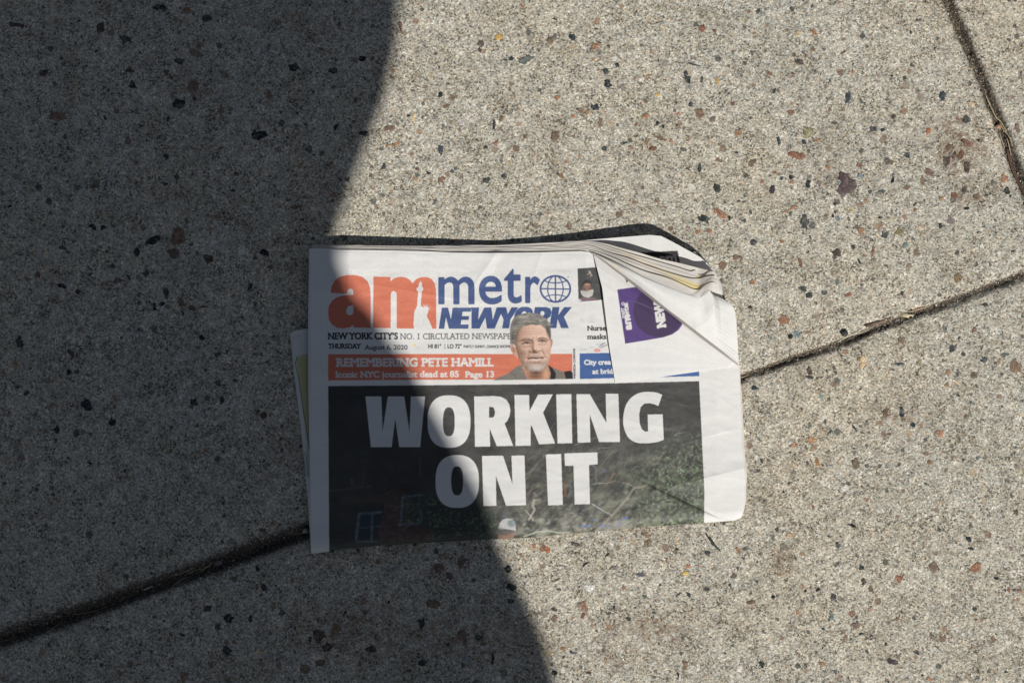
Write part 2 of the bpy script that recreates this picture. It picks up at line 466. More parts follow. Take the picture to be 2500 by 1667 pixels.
stones(1700, 330, 4.273, """1040 215 220 75 10 rust;215 540 85 110 -10 dkgrey;232 265 90 40 0 brown;590 285 110 80 -20 brown;235 805 190 85 35 orange;75 870 150 90 20 dkgreen;140 1000 70 60 0 orange;15 1010 60 50 0 orange;690 490 55 55 0 orange;
790 565 75 110 0 dkplum;893 452 45 45 0 slate;990 440 60 50 0 black;1160 510 50 80 20 dkgreen;1000 495 60 45 0 orange;1370 335 60 45 0 orange;1120 900 110 150 0 dkgrey;1005 755 90 40 -30 orange;925 800 70 30 -20 orange;
1965 1040 95 75 0 dkgrey;2125 1015 115 60 -15 olivebrown;1715 1005 70 90 0 orange;1465 1225 110 100 0 plum;1440 1280 50 60 0 plum;1840 1225 28 170 8 rust;600 1120 75 75 0 dkgrey;270 1365 85 110 20 brown;430 1280 120 70 -10 brown;
1085 1330 50 140 -15 rust;585 1530 70 50 0 orange;890 1110 65 35 0 orange;1190 1070 22 65 -10 black;1475 870 60 60 0 bluegrey;1830 1095 45 45 0 slate;2185 1145 70 70 0 bluegrey;35 340 40 110 0 slate;860 55 40 90 -15 slate;
1122 70 45 55 -25 slate;1270 45 75 30 -20 orange;415 180 50 25 0 slate;820 395 55 30 0 rust;1700 1320 30 60 -25 dkgreen;1635 1170 50 60 0 dkplum""")
stones(1780, 650, 3.267, """435 425 130 80 -15 orange;540 540 75 60 0 bluegrey;490 560 45 50 30 black;592 175 90 65 -10 dkgrey;640 232 65 45 0 dkgrey;1830 85 115 95 15 olivebrown;945 230 65 40 -15 rust;1380 215 30 40 0 slate;1785 650 60 75 0 dkgrey;
2035 745 70 60 0 slate;1360 775 90 30 -5 slate;1870 700 45 40 0 dkgrey;1515 775 50 50 0 olive;1950 865 65 70 0 brown;1750 845 45 45 0 orange;1740 945 55 50 0 orange;1815 930 40 40 0 tan;920 690 40 55 0 orange;640 885 70 40 10 dkgrey;
200 970 60 40 0 slate;165 325 50 40 20 black;1910 800 90 35 -50 taupe;2290 800 130 110 20 brown;1380 590 60 70 0 brown;1960 510 60 60 0 brown;2050 310 90 50 20 dkgrey""")
stones(1700, 1000, 3.92, """1100 285 75 100 -10 orange;930 335 80 65 -20 orange;900 310 60 40 0 white;1525 520 80 120 0 brown;1160 500 45 110 -15 orange;625 490 30 60 -15 dkgreen;1235 115 35 60 0 dkgrey;1515 175 35 75 -40 slate;1290 205 40 40 0 slate;
2080 145 60 55 0 dkgreen;1965 20 45 110 0 dkgreen;1810 30 70 110 0 brown;2330 220 80 90 0 orange;930 605 65 50 0 taupe;885 705 35 45 0 dkbrown;835 785 32 35 0 black;1118 925 35 40 0 rust;1485 1100 80 38 25 black;895 1195 85 60 0 tan;
840 1320 100 85 0 taupe;1350 1295 28 70 -30 slate;2265 1500 90 110 0 brown;1580 1510 50 45 0 slate;155 1265 28 190 -35 dkgreen;105 1365 70 45 15 slate;400 1340 45 90 -20 orange;450 1420 40 30 20 dkgrey;2205 420 60 50 0 brown;
2230 505 50 55 0 rust;775 1145 60 50 0 dkgrey""")
stones(1300, 1300, 4.273, """155 170 65 95 0 orangered;15 140 50 70 0 orangered;440 120 110 40 20 dkgrey;115 345 70 60 0 brown;590 570 130 95 0 white;550 780 55 160 -10 orange;232 895 75 95 0 brown;230 800 80 45 20 dkgrey;275 590 65 30 0 slate;
1120 435 120 45 0 slateblue;1600 425 80 60 0 yellow;1620 350 50 40 0 orangered;1510 170 50 35 0 black;1505 95 50 55 0 tan;1210 100 80 100 0 olivebrown;1830 205 65 40 20 slate;850 780 32 60 0 slate;950 575 50 50 0 orange;
225 1460 85 75 -15 black;425 1250 80 35 20 slate;315 1205 80 45 -10 orange;585 1455 75 35 0 dkbrown;1520 1490 50 110 0 dkgreen;1595 1380 80 110 0 brown;2160 1415 90 80 0 white;1800 1500 75 40 -30 tan;2280 720 120 60 0 brown;
760 1320 40 60 -30 orange;1180 670 50 50 0 greygreen;1000 900 70 40 20 dkgrey;1520 645 90 25 -35 dkgrey;1330 540 28 28 0 black;2060 540 30 30 0 black;860 360 110 70 0 taupe;240 495 110 25 -20 dkbrown""")
stones(1850, 1300, 3.618, """1250 405 85 80 0 orange;1550 300 75 100 10 brown;1925 310 110 115 0 orange;1865 58 55 60 0 dkgreen;1880 140 55 30 15 black;930 430 55 70 0 dkbrown;1000 500 50 110 -20 brown;670 560 70 70 0 dkgrey;745 590 70 55 0 taupe;
2215 510 40 50 0 rust;2312 512 45 35 0 rust;2110 402 55 30 0 black;35 1160 50 75 -25 dkgreen;915 893 55 28 0 dkgreen;1130 980 40 40 30 dkgrey;1400 1055 65 45 0 dkgrey;1520 1290 65 40 10 orange;860 815 100 60 0 brown;710 105 55 28 45 slate;
915 310 50 40 -20 slate;355 700 45 55 0 orange;420 515 45 30 0 black;535 500 50 30 -30 black;135 570 40 40 0 black;985 675 40 40 0 orange;1230 760 45 40 0 brown;1190 1140 110 70 0 dkplum;580 845 45 45 0 slate;2195 1232 40 30 0 black""")
stones(0, 0, 2.613, """1010 48 95 45 -10 dkgreen;1325 120 60 65 -10 dkgrey;1185 68 60 45 10 orange;795 255 95 65 35 dkgrey;100 160 130 40 0 dkbrown;640 185 65 95 0 dkbrown;1145 390 80 45 0 dkgrey;1250 340 100 50 25 brown;820 450 70 40 0 dkbrown;
280 465 60 55 0 dkbrown;480 538 45 40 0 tan;845 540 60 65 -20 dkplum;1235 555 95 95 0 brown;1140 665 90 70 0 dkgreen;370 740 160 75 20 brown;1645 865 110 60 -10 dkgreen;815 895 55 75 0 brown;1070 755 35 40 0 black;1720 610 50 90 -20 brown;
1485 1195 40 30 0 white;1025 1415 40 55 -10 white;1815 1440 30 35 0 white;1545 1275 40 40 0 olive;1130 1505 105 110 0 brown;970 1540 110 55 -20 dkgreen;590 1445 70 35 20 dkgreen;660 1450 40 35 0 dkgreen;610 1180 60 55 0 brown;
1870 430 65 60 0 dkgreen;2130 455 70 50 0 dkgreen;2310 375 70 35 0 black;2140 815 35 70 30 black;2165 160 40 45 0 brown;1985 135 35 35 0 grey;915 410 50 50 0 grey;1060 1000 35 50 -25 black;2115 1040 35 30 0 orange;1885 1320 65 30 0 brown;
2255 60 30 30 0 tan;1755 105 25 25 0 white;515 1050 25 30 0 white;2320 850 60 40 0 dkgreen""")
stones(0, 600, 2.94, """985 42 55 70 15 dkgreen;1255 55 105 75 10 brown;1495 95 75 70 0 dkbrown;340 158 55 40 0 tan;495 268 50 40 0 white;1300 410 70 75 0 brown;1380 445 60 45 0 brown;1450 440 90 25 -10 brown;1110 440 28 85 -10 black;1165 415 55 40 -35 dkgreen;
1190 340 40 110 -10 dkgrey;135 685 80 110 10 dkgrey;625 1140 100 110 0 dkgreen;805 1265 60 75 -30 black;1395 1125 60 60 0 dkgreen;1590 1110 50 55 0 dkgreen;405 1320 45 65 0 dkgreen;270 210 50 65 0 brown;1050 200 65 45 -20 dkbrown;
840 250 70 50 -15 brown;440 290 80 30 15 black;560 330 50 40 0 dkgreen;1275 815 35 30 30 white;820 1085 35 40 0 orange;45 1428 40 30 20 white;1475 1470 35 35 0 orange;495 905 45 45 0 dkgreen;1445 660 50 45 0 black;1945 150 60 40 0 brown;
1225 1470 35 50 0 olivebrown;325 1335 25 30 0 orange;355 970 35 55 0 brown;1890 1215 60 50 0 dkbrown;1445 1205 30 35 0 grey;1895 50 90 40 10 black;450 15 60 30 20 dkgreen;510 770 40 75 -35 dkgrey""")
stones(400, 1300, 2.476, """1660 215 65 60 0 brown;1800 175 55 90 10 brown;1725 265 55 50 0 brown;2080 220 55 60 0 black;2100 330 75 50 35 dkgreen;2095 412 50 35 0 dkgreen;1635 430 95 65 15 brown;1560 545 50 75 -15 dkgreen;1795 620 70 80 -40 brown;
1905 630 65 35 0 dkgreen;935 620 80 90 -40 dkbrown;1040 580 70 75 0 olivebrown;990 690 80 60 0 dkbrown;1250 700 80 60 -20 dkbrown;1565 785 75 50 0 dkgreen;1990 765 22 80 0 black;2055 845 45 60 -15 olive;950 790 80 65 0 brown;
850 825 80 55 20 brown;380 705 65 70 -15 dkgrey;580 718 32 28 20 yellow;525 520 40 55 0 dkgreen;390 515 65 60 30 dkgreen;265 460 55 45 0 dkbrown;425 280 45 40 0 brown;600 330 50 55 0 dkgrey;560 320 28 30 0 orange;565 215 35 45 0 dkgreen;
1410 205 45 40 0 grey;830 580 35 30 0 tan;705 430 28 35 0 olive;1490 635 28 25 0 tan;1825 760 45 45 0 grey;125 870 60 75 10 brown;285 795 50 45 0 brown""")
POLYSTONE = [([(1950 + x / 4.273, 200 + y / 4.273) for x, y in [(425, 955), (480, 945), (545, 990), (590, 1050), (620, 1085), (560, 1140), (470, 1210), (440, 1225), (410, 1130), (440, 1060), (415, 1010)]], 'plum')]
# the rest of the gravel, smaller, scattered at random
keys = ['dkgreen', 'black', 'slate', 'dkgrey', 'brown', 'rust', 'orange', 'tan', 'taupe', 'brown', 'orange', 'slate', 'plum', 'white', 'bluegrey', 'dkbrown']
for i in range(1700):
    x, y = rng.uniform(-1500, 4000), rng.uniform(-1200, 2900)
    inside = -40 < x < 2540 and -40 < y < 1710
    r = 3.4 * rng.lognormal(0, .5)
    if not inside: r *= 1.5
    r = min(r, 16)
    STONES.append((x, y, 2 * r * rng.uniform(.9, 1.7), 2 * r * rng.uniform(.45, 1.0), rng.uniform(0, 180), keys[rng.integers(len(keys))]))


def build_gravel():
    V, F, C = [], [], []
    base = 0
    cx = np.array([s[0] for s in STONES]); cy = np.array([s[1] for s in STONES])
    ja = np.abs(joint_dist(cx, cy, JA)); jb = np.abs(joint_dist(cx, cy, JB))
    items = []
    for i, (x, y, w, h, an, ck) in enumerate(STONES):
        rad = max(w, h) / 2
        if min(ja[i], jb[i]) < 20 + rad * .7: continue
        n = int(rng.integers(6, 11))
        t = np.sort((np.arange(n) + rng.uniform(-.38, .38, n)) / n * 2 * math.pi)
        e = rng.uniform(2.0, 3.2)
        rr = (np.abs(np.cos(t)) ** e + np.abs(np.sin(t)) ** e) ** (-1 / e) * rng.uniform(.66, 1.16, n)
        if rng.random() < .4:
            rr *= np.where(np.cos(t - rng.uniform(0, 6.28)) > .75, .72, 1)
        an = -math.radians(an)
        px, py = rr * np.cos(t) * w / 2 * .96, rr * np.sin(t) * h / 2 * .96
        X = x + px * math.cos(an) + py * math.sin(an); Y = y - px * math.sin(an) * -1 * -1 + py * math.cos(an)
        items.append((np.stack([X, Y], -1), ck))
    for pts, ck in POLYSTONE:
        items.append((np.array(pts), ck))
    for P, ck in items:
        # roughen the outline so it is never a clean polygon
        Q = np.stack([P, (P + np.roll(P, -1, 0)) / 2], 1).reshape(-1, 2)
        c = Q.mean(0); size = np.linalg.norm(Q - c, axis=1).max()
        Q = Q + rng.normal(0, size * .085, Q.shape)
        n = len(Q)
        z0, _ = ground_height(c[0], c[1]); z0 = float(z0)
        hgt = .00012 + .00022 * rng.random()
        tilt = rng.normal(0, .00010, 2)
        rings = []
        for f, z in ((1.05, -.0006), (1.0, hgt * .45), (.80, hgt), (.4, hgt * 1.12)):
            R = c + (Q - c) * f
            zz = z0 + z + ((R - c) @ tilt) / max(size, 1)
            rings.append(np.stack([(R[:, 0] - 1250) * S, (833.5 - R[:, 1]) * S, zz], -1))
        ctr = np.array([[(c[0] - 1250) * S, (833.5 - c[1]) * S, z0 + hgt * 1.15]])
        V.append(np.vstack(rings + [ctr]))
        idx = np.arange(n); nx = (idx + 1) % n
        for k in range(3):
            a0, b0 = base + k * n, base + (k + 1) * n
            F.append(np.stack([a0 + idx, b0 + idx, a0 + nx], -1)); F.append(np.stack([a0 + nx, b0 + idx, b0 + nx], -1))
        F.append(np.stack([base + 3 * n + idx, np.full(n, base + 4 * n), base + 3 * n + nx], -1))
        col = np.array(SC[ck]) * rng.uniform(.8, 1.25) * rng.uniform(.93, 1.07, 3)
        cc = np.tile(col, (4 * n + 1, 1)) * rng.uniform(.62, 1.3, (4 * n + 1, 1))
        C.append(cc)
        base += 4 * n + 1
    Fa = np.vstack(F)
    Va = np.vstack(V)
    # orientation: make every face look up
    A, B, D = Va[Fa[:, 0]], Va[Fa[:, 1]], Va[Fa[:, 2]]
    nz = np.cross(B - A, D - A)[:, 2]
    Fa[nz < 0] = Fa[nz < 0][:, ::-1]
    return raw_mesh("embedded_gravel", Va, Fa, np.vstack(C))


gravel = tag(link("embedded_gravel", build_gravel(), M_STONE, pavement), kind="stuff")

# ------------------------------------------------------------------ loose grit lying in the joints
def build_grit():
    V, F, C = [], [], []; base = 0
    ico = np.array([(0, 0, 1), (.9, 0, .2), (.25, .85, .25), (-.75, .5, .2), (-.7, -.55, .25), (.3, -.85, .2), (0, 0, -.8)])
    fc = np.array([(0, 1, 2), (0, 2, 3), (0, 3, 4), (0, 4, 5), (0, 5, 1), (6, 2, 1), (6, 3, 2), (6, 4, 3), (6, 5, 4), (6, 1, 5)])
    cols = [(.30, .24, .17), (.42, .36, .28), (.55, .52, .46), (.10, .08, .06), (.20, .13, .08), (.06, .05, .045), (.70, .68, .62), (.33, .18, .09)]
    for Cv, n in ((JA, 5200), (JB, 1700)):
        c = resample(Cv[(Cv[:, 0] > -150) & (Cv[:, 0] < 2650) & (Cv[:, 1] > -150) & (Cv[:, 1] < 1800)], 4000)
        for _ in range(n):
            p = c[rng.integers(len(c))]
            off = rng.normal(-4.5 if Cv is JA else 2.0, 7.0)
            x, y = p[0] + rng.normal(0, 5), p[1] + off
            if Cv is JB: x, y = p[0] + off - 3, p[1] + rng.normal(0, 5)
            r = .00027 * rng.lognormal(0, .5)
            r = min(r, .0011)
            V.append((ico * rng.uniform(.7, 1.3, ico.shape), r, x, y)); F.append(fc + base); base += len(ico)
            k = rng.choice(len(cols), p=[.2, .14, .08, .2, .16, .14, .03, .05])
            C.append(np.tile(np.array(cols[k]) * rng.uniform(.7, 1.2), (len(ico), 1)))
    z, _ = ground_height(np.array([v[2] for v in V]), np.array([v[3] for v in V]))
    Va = np.vstack([v[0] * v[1] + np.array([(v[2] - 1250) * S, (833.5 - v[3]) * S, zz + v[1] * .5]) for v, zz in zip(V, z)])
    return raw_mesh("loose_grit", Va, np.vstack(F), np.vstack(C), smooth=False)


tag(link("loose_grit", build_grit(), M_STONE), "brown sandy grit lying loose along the pavement joints", "grit", kind="stuff")


# ------------------------------------------------------------------ straws, twigs and scraps in the joints
def tube(pts, rad, lift=.0004, seg=6, flat=.7, over=None):
    """pts in px; a tapered bent stalk lying on the pavement"""
    P = resample(smooth_curve(pts, 6), max(10, 4 * len(pts)))
    z, _ = ground_height(P[:, 0], P[:, 1])
    k = np.ones(9) / 9
    z = np.convolve(np.pad(z, 4, mode='edge'), k, 'valid')
    n = len(P); u = np.linspace(0, 1, n)
    zc = z + rad + lift + (over if over is not None else 0) * np.sin(u * math.pi)
    Q = np.stack([(P[:, 0] - 1250) * S, (833.5 - P[:, 1]) * S, zc], -1)
    T = np.gradient(Q, axis=0); T /= np.linalg.norm(T, axis=1)[:, None]
    N = np.cross(T, [0, 0, 1]); N /= np.linalg.norm(N, axis=1)[:, None]
    B = np.cross(N, T)
    r = rad * (0.55 + .45 * np.sin(np.clip(u * 1.15 + .08, 0, 1) * math.pi) ** .5) * rng.uniform(.88, 1.12, n)
    a = np.linspace(0, 2 * math.pi, seg, endpoint=False)
    ring = Q[:, None] + r[:, None, None] * (np.cos(a)[None, :, None] * N[:, None] + flat * np.sin(a)[None, :, None] * B[:, None])
    V = np.vstack([ring.reshape(-1, 3), Q[:1], Q[-1:]])
    i = np.arange(n * seg).reshape(n, seg)
    j = np.roll(i, -1, 1)
    F = np.vstack([np.stack([i[:-1], j[:-1], j[1:]], -1).reshape(-1, 3), np.stack([i[:-1], j[1:], i[1:]], -1).reshape(-1, 3),
                   np.stack([j[0], i[0], np.full(seg, n * seg)], -1), np.stack([i[-1], j[-1], np.full(seg, n * seg + 1)], -1)])
    return V, F


def stalk(name, label, cat, pts, px_w, mat, group=None, lift=.0004, over=None):
    V, F = tube(pts, px_w * S / 2, lift, over=over)
    c = V.mean(0); c[2] = V[:, 2].min()
    o = link(name, raw_mesh(name, V - c, F), mat, None, tuple(c))
    return tag(o, label, cat, group)


def T_(ox, oy, sc, *p): return [(ox + x / sc, oy + y / sc) for x, y in p]


GS = "straws lying in the pavement joints"
a_ = (0, 1250, 3.015); b_ = (1780, 650, 3.267); c_ = (2250, 0, 3.268)
stalk("dry_straw", "long thin curved straw in the shaded joint, right of the lowest left straw", "straw", T_(*a_, (520, 760), (640, 745), (720, 722), (770, 700)), 1.5, M_STRAW, GS)
stalk("dry_straw", "short slanting straw in the shaded joint, second from the left picture edge", "straw", T_(*a_, (340, 885), (400, 845), (450, 805)), 1.6, M_STRAW, GS)
stalk("dry_straw", "thin straw in the shaded joint just below the white stub", "straw", T_(*a_, (860, 660), (920, 630), (1000, 605)), 1.4, M_STRAW, GS)
stalk("dry_straw", "straw right of the white stub, lowest of the shaded straw cluster", "straw", T_(*a_, (1265, 545), (1320, 505), (1395, 480)), 2.0, M_STRAW, GS)
stalk("dry_straw", "straw in the middle of the shaded straw cluster in the joint", "straw", T_(*a_, (1350, 470), (1410, 440), (1475, 420)), 1.9, M_STRAW, GS, .0009)
stalk("dry_straw", "straw touching the dry crumb at the right end of the shaded straw cluster", "straw", T_(*a_, (1470, 435), (1520, 405), (1570, 368)), 2.2, M_STRAW, GS, .0012)
stalk("dry_straw", "uppermost straw of the shaded straw cluster in the joint", "straw", T_(*a_, (1280, 470), (1350, 445), (1425, 412)), 1.6, M_STRAW, GS, .0012)
stalk("dry_straw", "straw at the far left end of the shaded joint by the picture edge", "straw", T_(*a_, (-10, 958), (50, 945), (110, 928)), 1.8, M_STRAW, GS)
stalk("dry_straw", "straw in the shaded joint poking out beside the newspaper's lower left edge", "straw", T_(*a_, (2150, 168), (2215, 160), (2310, 150)), 1.7, M_STRAW, GS)
stalk("white_stub", "short white stub lying in the shaded pavement joint", "stub", T_(*a_, (1050, 578), (1085, 562), (1115, 548)), 3.6, plain_material("white_fibre", (.72, .72, .70), .7, .1))
stalk("dry_straw", "long pale forked straw lying along the sunlit joint", "straw", T_(*b_, (870, 605), (960, 555), (1080, 522), (1158, 480)), 2.4, M_PALESTRAW, GS, .0009)
stalk("dry_straw", "shorter pale straw crossing the long forked straw in the sunlit joint", "straw", T_(*b_, (995, 548), (1040, 515), (1085, 493)), 1.8, M_PALESTRAW, GS, .0014)
stalk("dry_straw", "tiny pale straw on the slab above the sunlit joint", "straw", T_(*b_, (1830, 215), (1846, 196), (1862, 178)), 1.7, M_PALESTRAW, GS)
stalk("dry_straw", "orange-tan straw in the joint touching the newspaper's right edge", "straw", T_(*b_, (60, 892), (110, 884), (162, 868)), 2.2, M_STRAW, GS)
stalk("dry_straw", "small tan straw in the sunlit joint right of the newspaper", "straw", T_(*b_, (335, 742), (370, 750), (405, 750)), 1.5, M_STRAW, GS)
stalk("brown_twig", "smooth brown twig beside the leaf scrap in the sunlit joint", "twig", T_(*b_, (1435, 362), (1520, 340), (1612, 315)), 4.4, plain_material("tan_twig_bark", (.42, .28, .18)), None, .0008)
stalk("dry_straw", "longest yellow straw of the bundle in the right-hand joint", "straw", T_(*c_, (515, 750), (560, 850), (600, 935), (640, 975), (690, 1080), (715, 1140)), 2.6, M_STRAW, GS, .0024)
stalk("dry_straw", "yellow straw curving beside the longest one in the right-hand joint", "straw", T_(*c_, (632, 978), (662, 1040), (710, 1110), (722, 1170)), 2.4, M_STRAW, GS, .0020)
stalk("dry_straw", "short straw at the lower end of the bundle in the right-hand joint", "straw", T_(*c_, (685, 1100), (710, 1190), (724, 1238)), 2.2, M_STRAW, GS, .0014)
stalk("dry_straw", "short straw on the left of the bundle in the right-hand joint", "straw", T_(*c_, (628, 1055), (650, 1130), (668, 1178)), 2.2, M_STRAW, GS, .0012)
stalk("dark_root", "dark red-brown root in the lower end of the right-hand joint", "root", T_(*c_, (690, 1180), (712, 1270), (745, 1370), (790, 1465), (840, 1560)), 6.5, M_ROOT, None, .0006)
stalk("dark_twig", "black needle-thin twig lying on the sunlit slab near the top", "twig", T_(1450, 0, 4.273, (988, 664), (1050, 682), (1115, 695)), 2.2, plain_material("black_bark", (.02, .022, .022)))
stalk("dark_twig", "dark green tapering twig on the slab below the newspaper's right corner", "twig", T_(1300, 1300, 4.273, (1812, 15), (1850, 70), (1900, 130), (1960, 195)), 4.4, plain_material("green_black_bark", (.03, .04, .035)))
stalk("dry_straw", "tiny straw lying on the shaded slab near the shadow edge", "straw", T_(0, 0, 2.613, (2138, 716), (2147, 732), (2157, 750)), 1.3, M_PALESTRAW, GS)


def scrap(name, label, cat, pts, mat, thick=.0005, lift=.0012, curl=.001):
    P = np.array(pts, float); c = P.mean(0)
    z, _ = ground_height(c[0], c[1]); n = len(P)
    X = (P[:, 0] - c[0]) * S; Y = -(P[:, 1] - c[1]) * S
    zt = rng.uniform(0, curl, n)
    top = np.stack([X, Y, thick + zt], -1); bot = np.stack([X * .97, Y * .97, zt], -1)
    V = np.vstack([top, bot, [[0, 0, thick + curl * .4]], [[0, 0, curl * .2]]])
    i = np.arange(n); j = (i + 1) % n
    F = np.vstack([np.stack([i, j, np.full(n, 2 * n)], -1), np.stack([j + n, i + n, np.full(n, 2 * n + 1)], -1),
                   np.stack([i, i + n, j], -1), np.stack([j, i + n, j + n], -1)])
    o = link(name, raw_mesh(name, V, F, smooth=False), mat, None, ((c[0] - 1250) * S, (833.5 - c[1]) * S, float(z) + lift))
    return tag(o, label, cat)


scrap("leaf_scrap", "pale torn scrap of dry leaf in the sunlit joint beside the brown twig", "leaf scrap", T_(*b_, (1350, 398), (1372, 372), (1400, 365), (1440, 380), (1482, 388), (1470, 400), (1440, 398), (1438, 412), (1400, 404)), M_LEAF, lift=.0016, curl=.0006)
scrap("leaf_scrap", "brown crumpled leaf scrap among the straws of the right-hand joint", "leaf scrap", T_(*c_, (592, 1000), (625, 988), (645, 1005), (640, 1030), (600, 1022)), plain_material("brown_leaf", (.36, .22, .13)), lift=.002)
scrap("dry_crumb", "dry greyish crumb at the right end of the shaded straw cluster", "crumb", T_(*a_, (1570, 370), (1600, 352), (1632, 365), (1628, 390), (1590, 402), (1572, 390)), plain_material("grey_crumb", (.2, .18, .15)), lift=.002)
scrap("bark_chip", "flat brown bark chip wedged in the sunlit joint left of the twig", "bark chip", T_(*b_, (1070, 470), (1150, 445), (1240, 425), (1300, 400), (1290, 425), (1200, 462), (1110, 490)), plain_material("bark_chip_brown", (.16, .105, .07)), thick=.0004, lift=-.0001, curl=.0004)
scrap("dark_pebble", "loose black pebble in the sunlit joint beside the pale straw", "pebble", T_(*b_, (885, 530), (905, 510), (935, 508), (950, 530), (940, 555), (905, 560)), plain_material("black_stone", (.03, .03, .03)), thick=.0010, lift=.0002, curl=.0005)
scrap("pale_pebble", "loose pale pebble in the shaded joint beside the newspaper's left edge", "pebble", T_(*a_, (2222, 148), (2230, 128), (2250, 118), (2268, 128), (2266, 150), (2240, 156)), plain_material("pale_stone", (.42, .42, .41)), thick=.0022, lift=.001)

# ------------------------------------------------------------------ unseen canopy on a pole, added and shaped to cast the left half's shade
def build_shade_caster():
    zc = 1.10
    sh = -SV[:2] / SV[2] * zc                     # where a point at height zc throws its shadow
    edge_px = [(1030, -260), (1004, -140), (972, 0), (967, 60), (956, 140), (933, 235), (899, 325), (873, 395), (845, 475), (820, 545), (806, 588), (819, 628), (844, 682), (896, 736), (921, 776),
               (944, 811), (986, 860), (1018, 930), (1061, 1002), (1106, 1086), (1153, 1164), (1190, 1252), (1217, 1330), (1248, 1388), (1270, 1436), (1299, 1495), (1320, 1550), (1341, 1609), (1356, 1667), (1400, 1790), (1470, 1960)]
    E = smooth_curve(edge_px, 4)
    G = np.stack([(E[:, 0] - 1250) * S, (833.5 - E[:, 1]) * S], -1) - sh
    # the rest of the rim: scalloped circle
    c = np.array([-.056, -.845])
    a0 = math.atan2(*(G[-1] - c)[::-1]); a1 = math.atan2(*(G[0] - c)[::-1])
    while a0 > a1: a0 -= 2 * math.pi
    aa = np.linspace(a0, a1 - 2 * math.pi, 60)[1:-1]
    r0, r1 = np.linalg.norm(G[-1] - c), np.linalg.norm(G[0] - c)
    rr = np.interp(np.linspace(0, 1, 58), [0, .2, .8, 1], [r0, .56, .56, r1]) * (1 - .04 * np.abs(np.sin(np.linspace(0, 5 * math.pi, 58))))
    R = np.stack([c[0] + rr * np.cos(aa), c[1] + rr * np.sin(aa)], -1)
    rim = np.vstack([G, R]); n = len(rim)
    root = tag(bpy.data.objects.new("shade_caster", None), "added unseen canopy on a pole, shaped to cast the shade on the left", "shade_caster")
    scene.collection.objects.link(root); root.location = (c[0], c[1], 0)
    V = []
    for f, dz in ((1, 0), (.66, .05), (.33, .10)):
        V.append(np.column_stack([(rim - c) * f, np.full(n, zc + dz)]))
    up = np.vstack(V + [[[0, 0, zc + .135]]])
    dn = up.copy(); dn[:, 2] -= .004
    Vv = np.vstack([up, dn]); m = len(up)
    i = np.arange(n); j = (i + 1) % n
    F = []
    for k in range(2):
        F += [np.stack([i + k * n, j + k * n, j + (k + 1) * n], -1), np.stack([i + k * n, j + (k + 1) * n, i + (k + 1) * n], -1)]
    F.append(np.stack([i + 2 * n, j + 2 * n, np.full(n, 3 * n)], -1))
    Ft = np.vstack(F)
    side = np.vstack([np.stack([i + m, j + m, j], -1), np.stack([i + m, j, i], -1)])
    link("canopy", raw_mesh("canopy", Vv, np.vstack([Ft, Ft[:, ::-1] + m, side]), smooth=False), M_CANVAS, root)

    def rod(name, p, q, r, seg=10):
        p, q = np.array(p, float), np.array(q, float); d = (q - p) / np.linalg.norm(q - p)
        nrm = np.cross(d, [0, 0, 1] if abs(d[2]) < .9 else [1, 0, 0]); nrm /= np.linalg.norm(nrm); b = np.cross(d, nrm)
        a = np.linspace(0, 2 * math.pi, seg, endpoint=False)
        ring = r * (np.cos(a)[:, None] * nrm + np.sin(a)[:, None] * b)
        V = np.vstack([p + ring, q + ring, [p], [q]]); i = np.arange(seg); j = (i + 1) % seg
        F = np.vstack([np.stack([i, j, j + seg], -1), np.stack([i, j + seg, i + seg], -1), np.stack([j, i, np.full(seg, 2 * seg)], -1), np.stack([i + seg, j + seg, np.full(seg, 2 * seg + 1)], -1)])
        link(name, raw_mesh(name, V, F), M_POLE, root)
    rod("pole", (0, 0, .03), (0, 0, zc + .16), .014)
    rod("base", (0, 0, 0), (0, 0, .045), .16, 32)
    for k in range(6):
        q = rim[int(k * n / 6)] - c
        rod("rib", (0, 0, zc + .12), (q[0] * .97, q[1] * .97, zc - .008), .004, 6)


build_shade_caster()


# ------------------------------------------------------------------ print shop: paints flat printed artwork that becomes the sheets' vertex colours
PAPER = np.array((.775, .768, .742))
K_ = 1 / .93                                   # printed colours are given as they look in full sun


def pc(r, g, b):
    c = lin(r, g, b) * K_
    return c + (c.mean() - c) * .16 + .008          # newsprint ink is never fully saturated


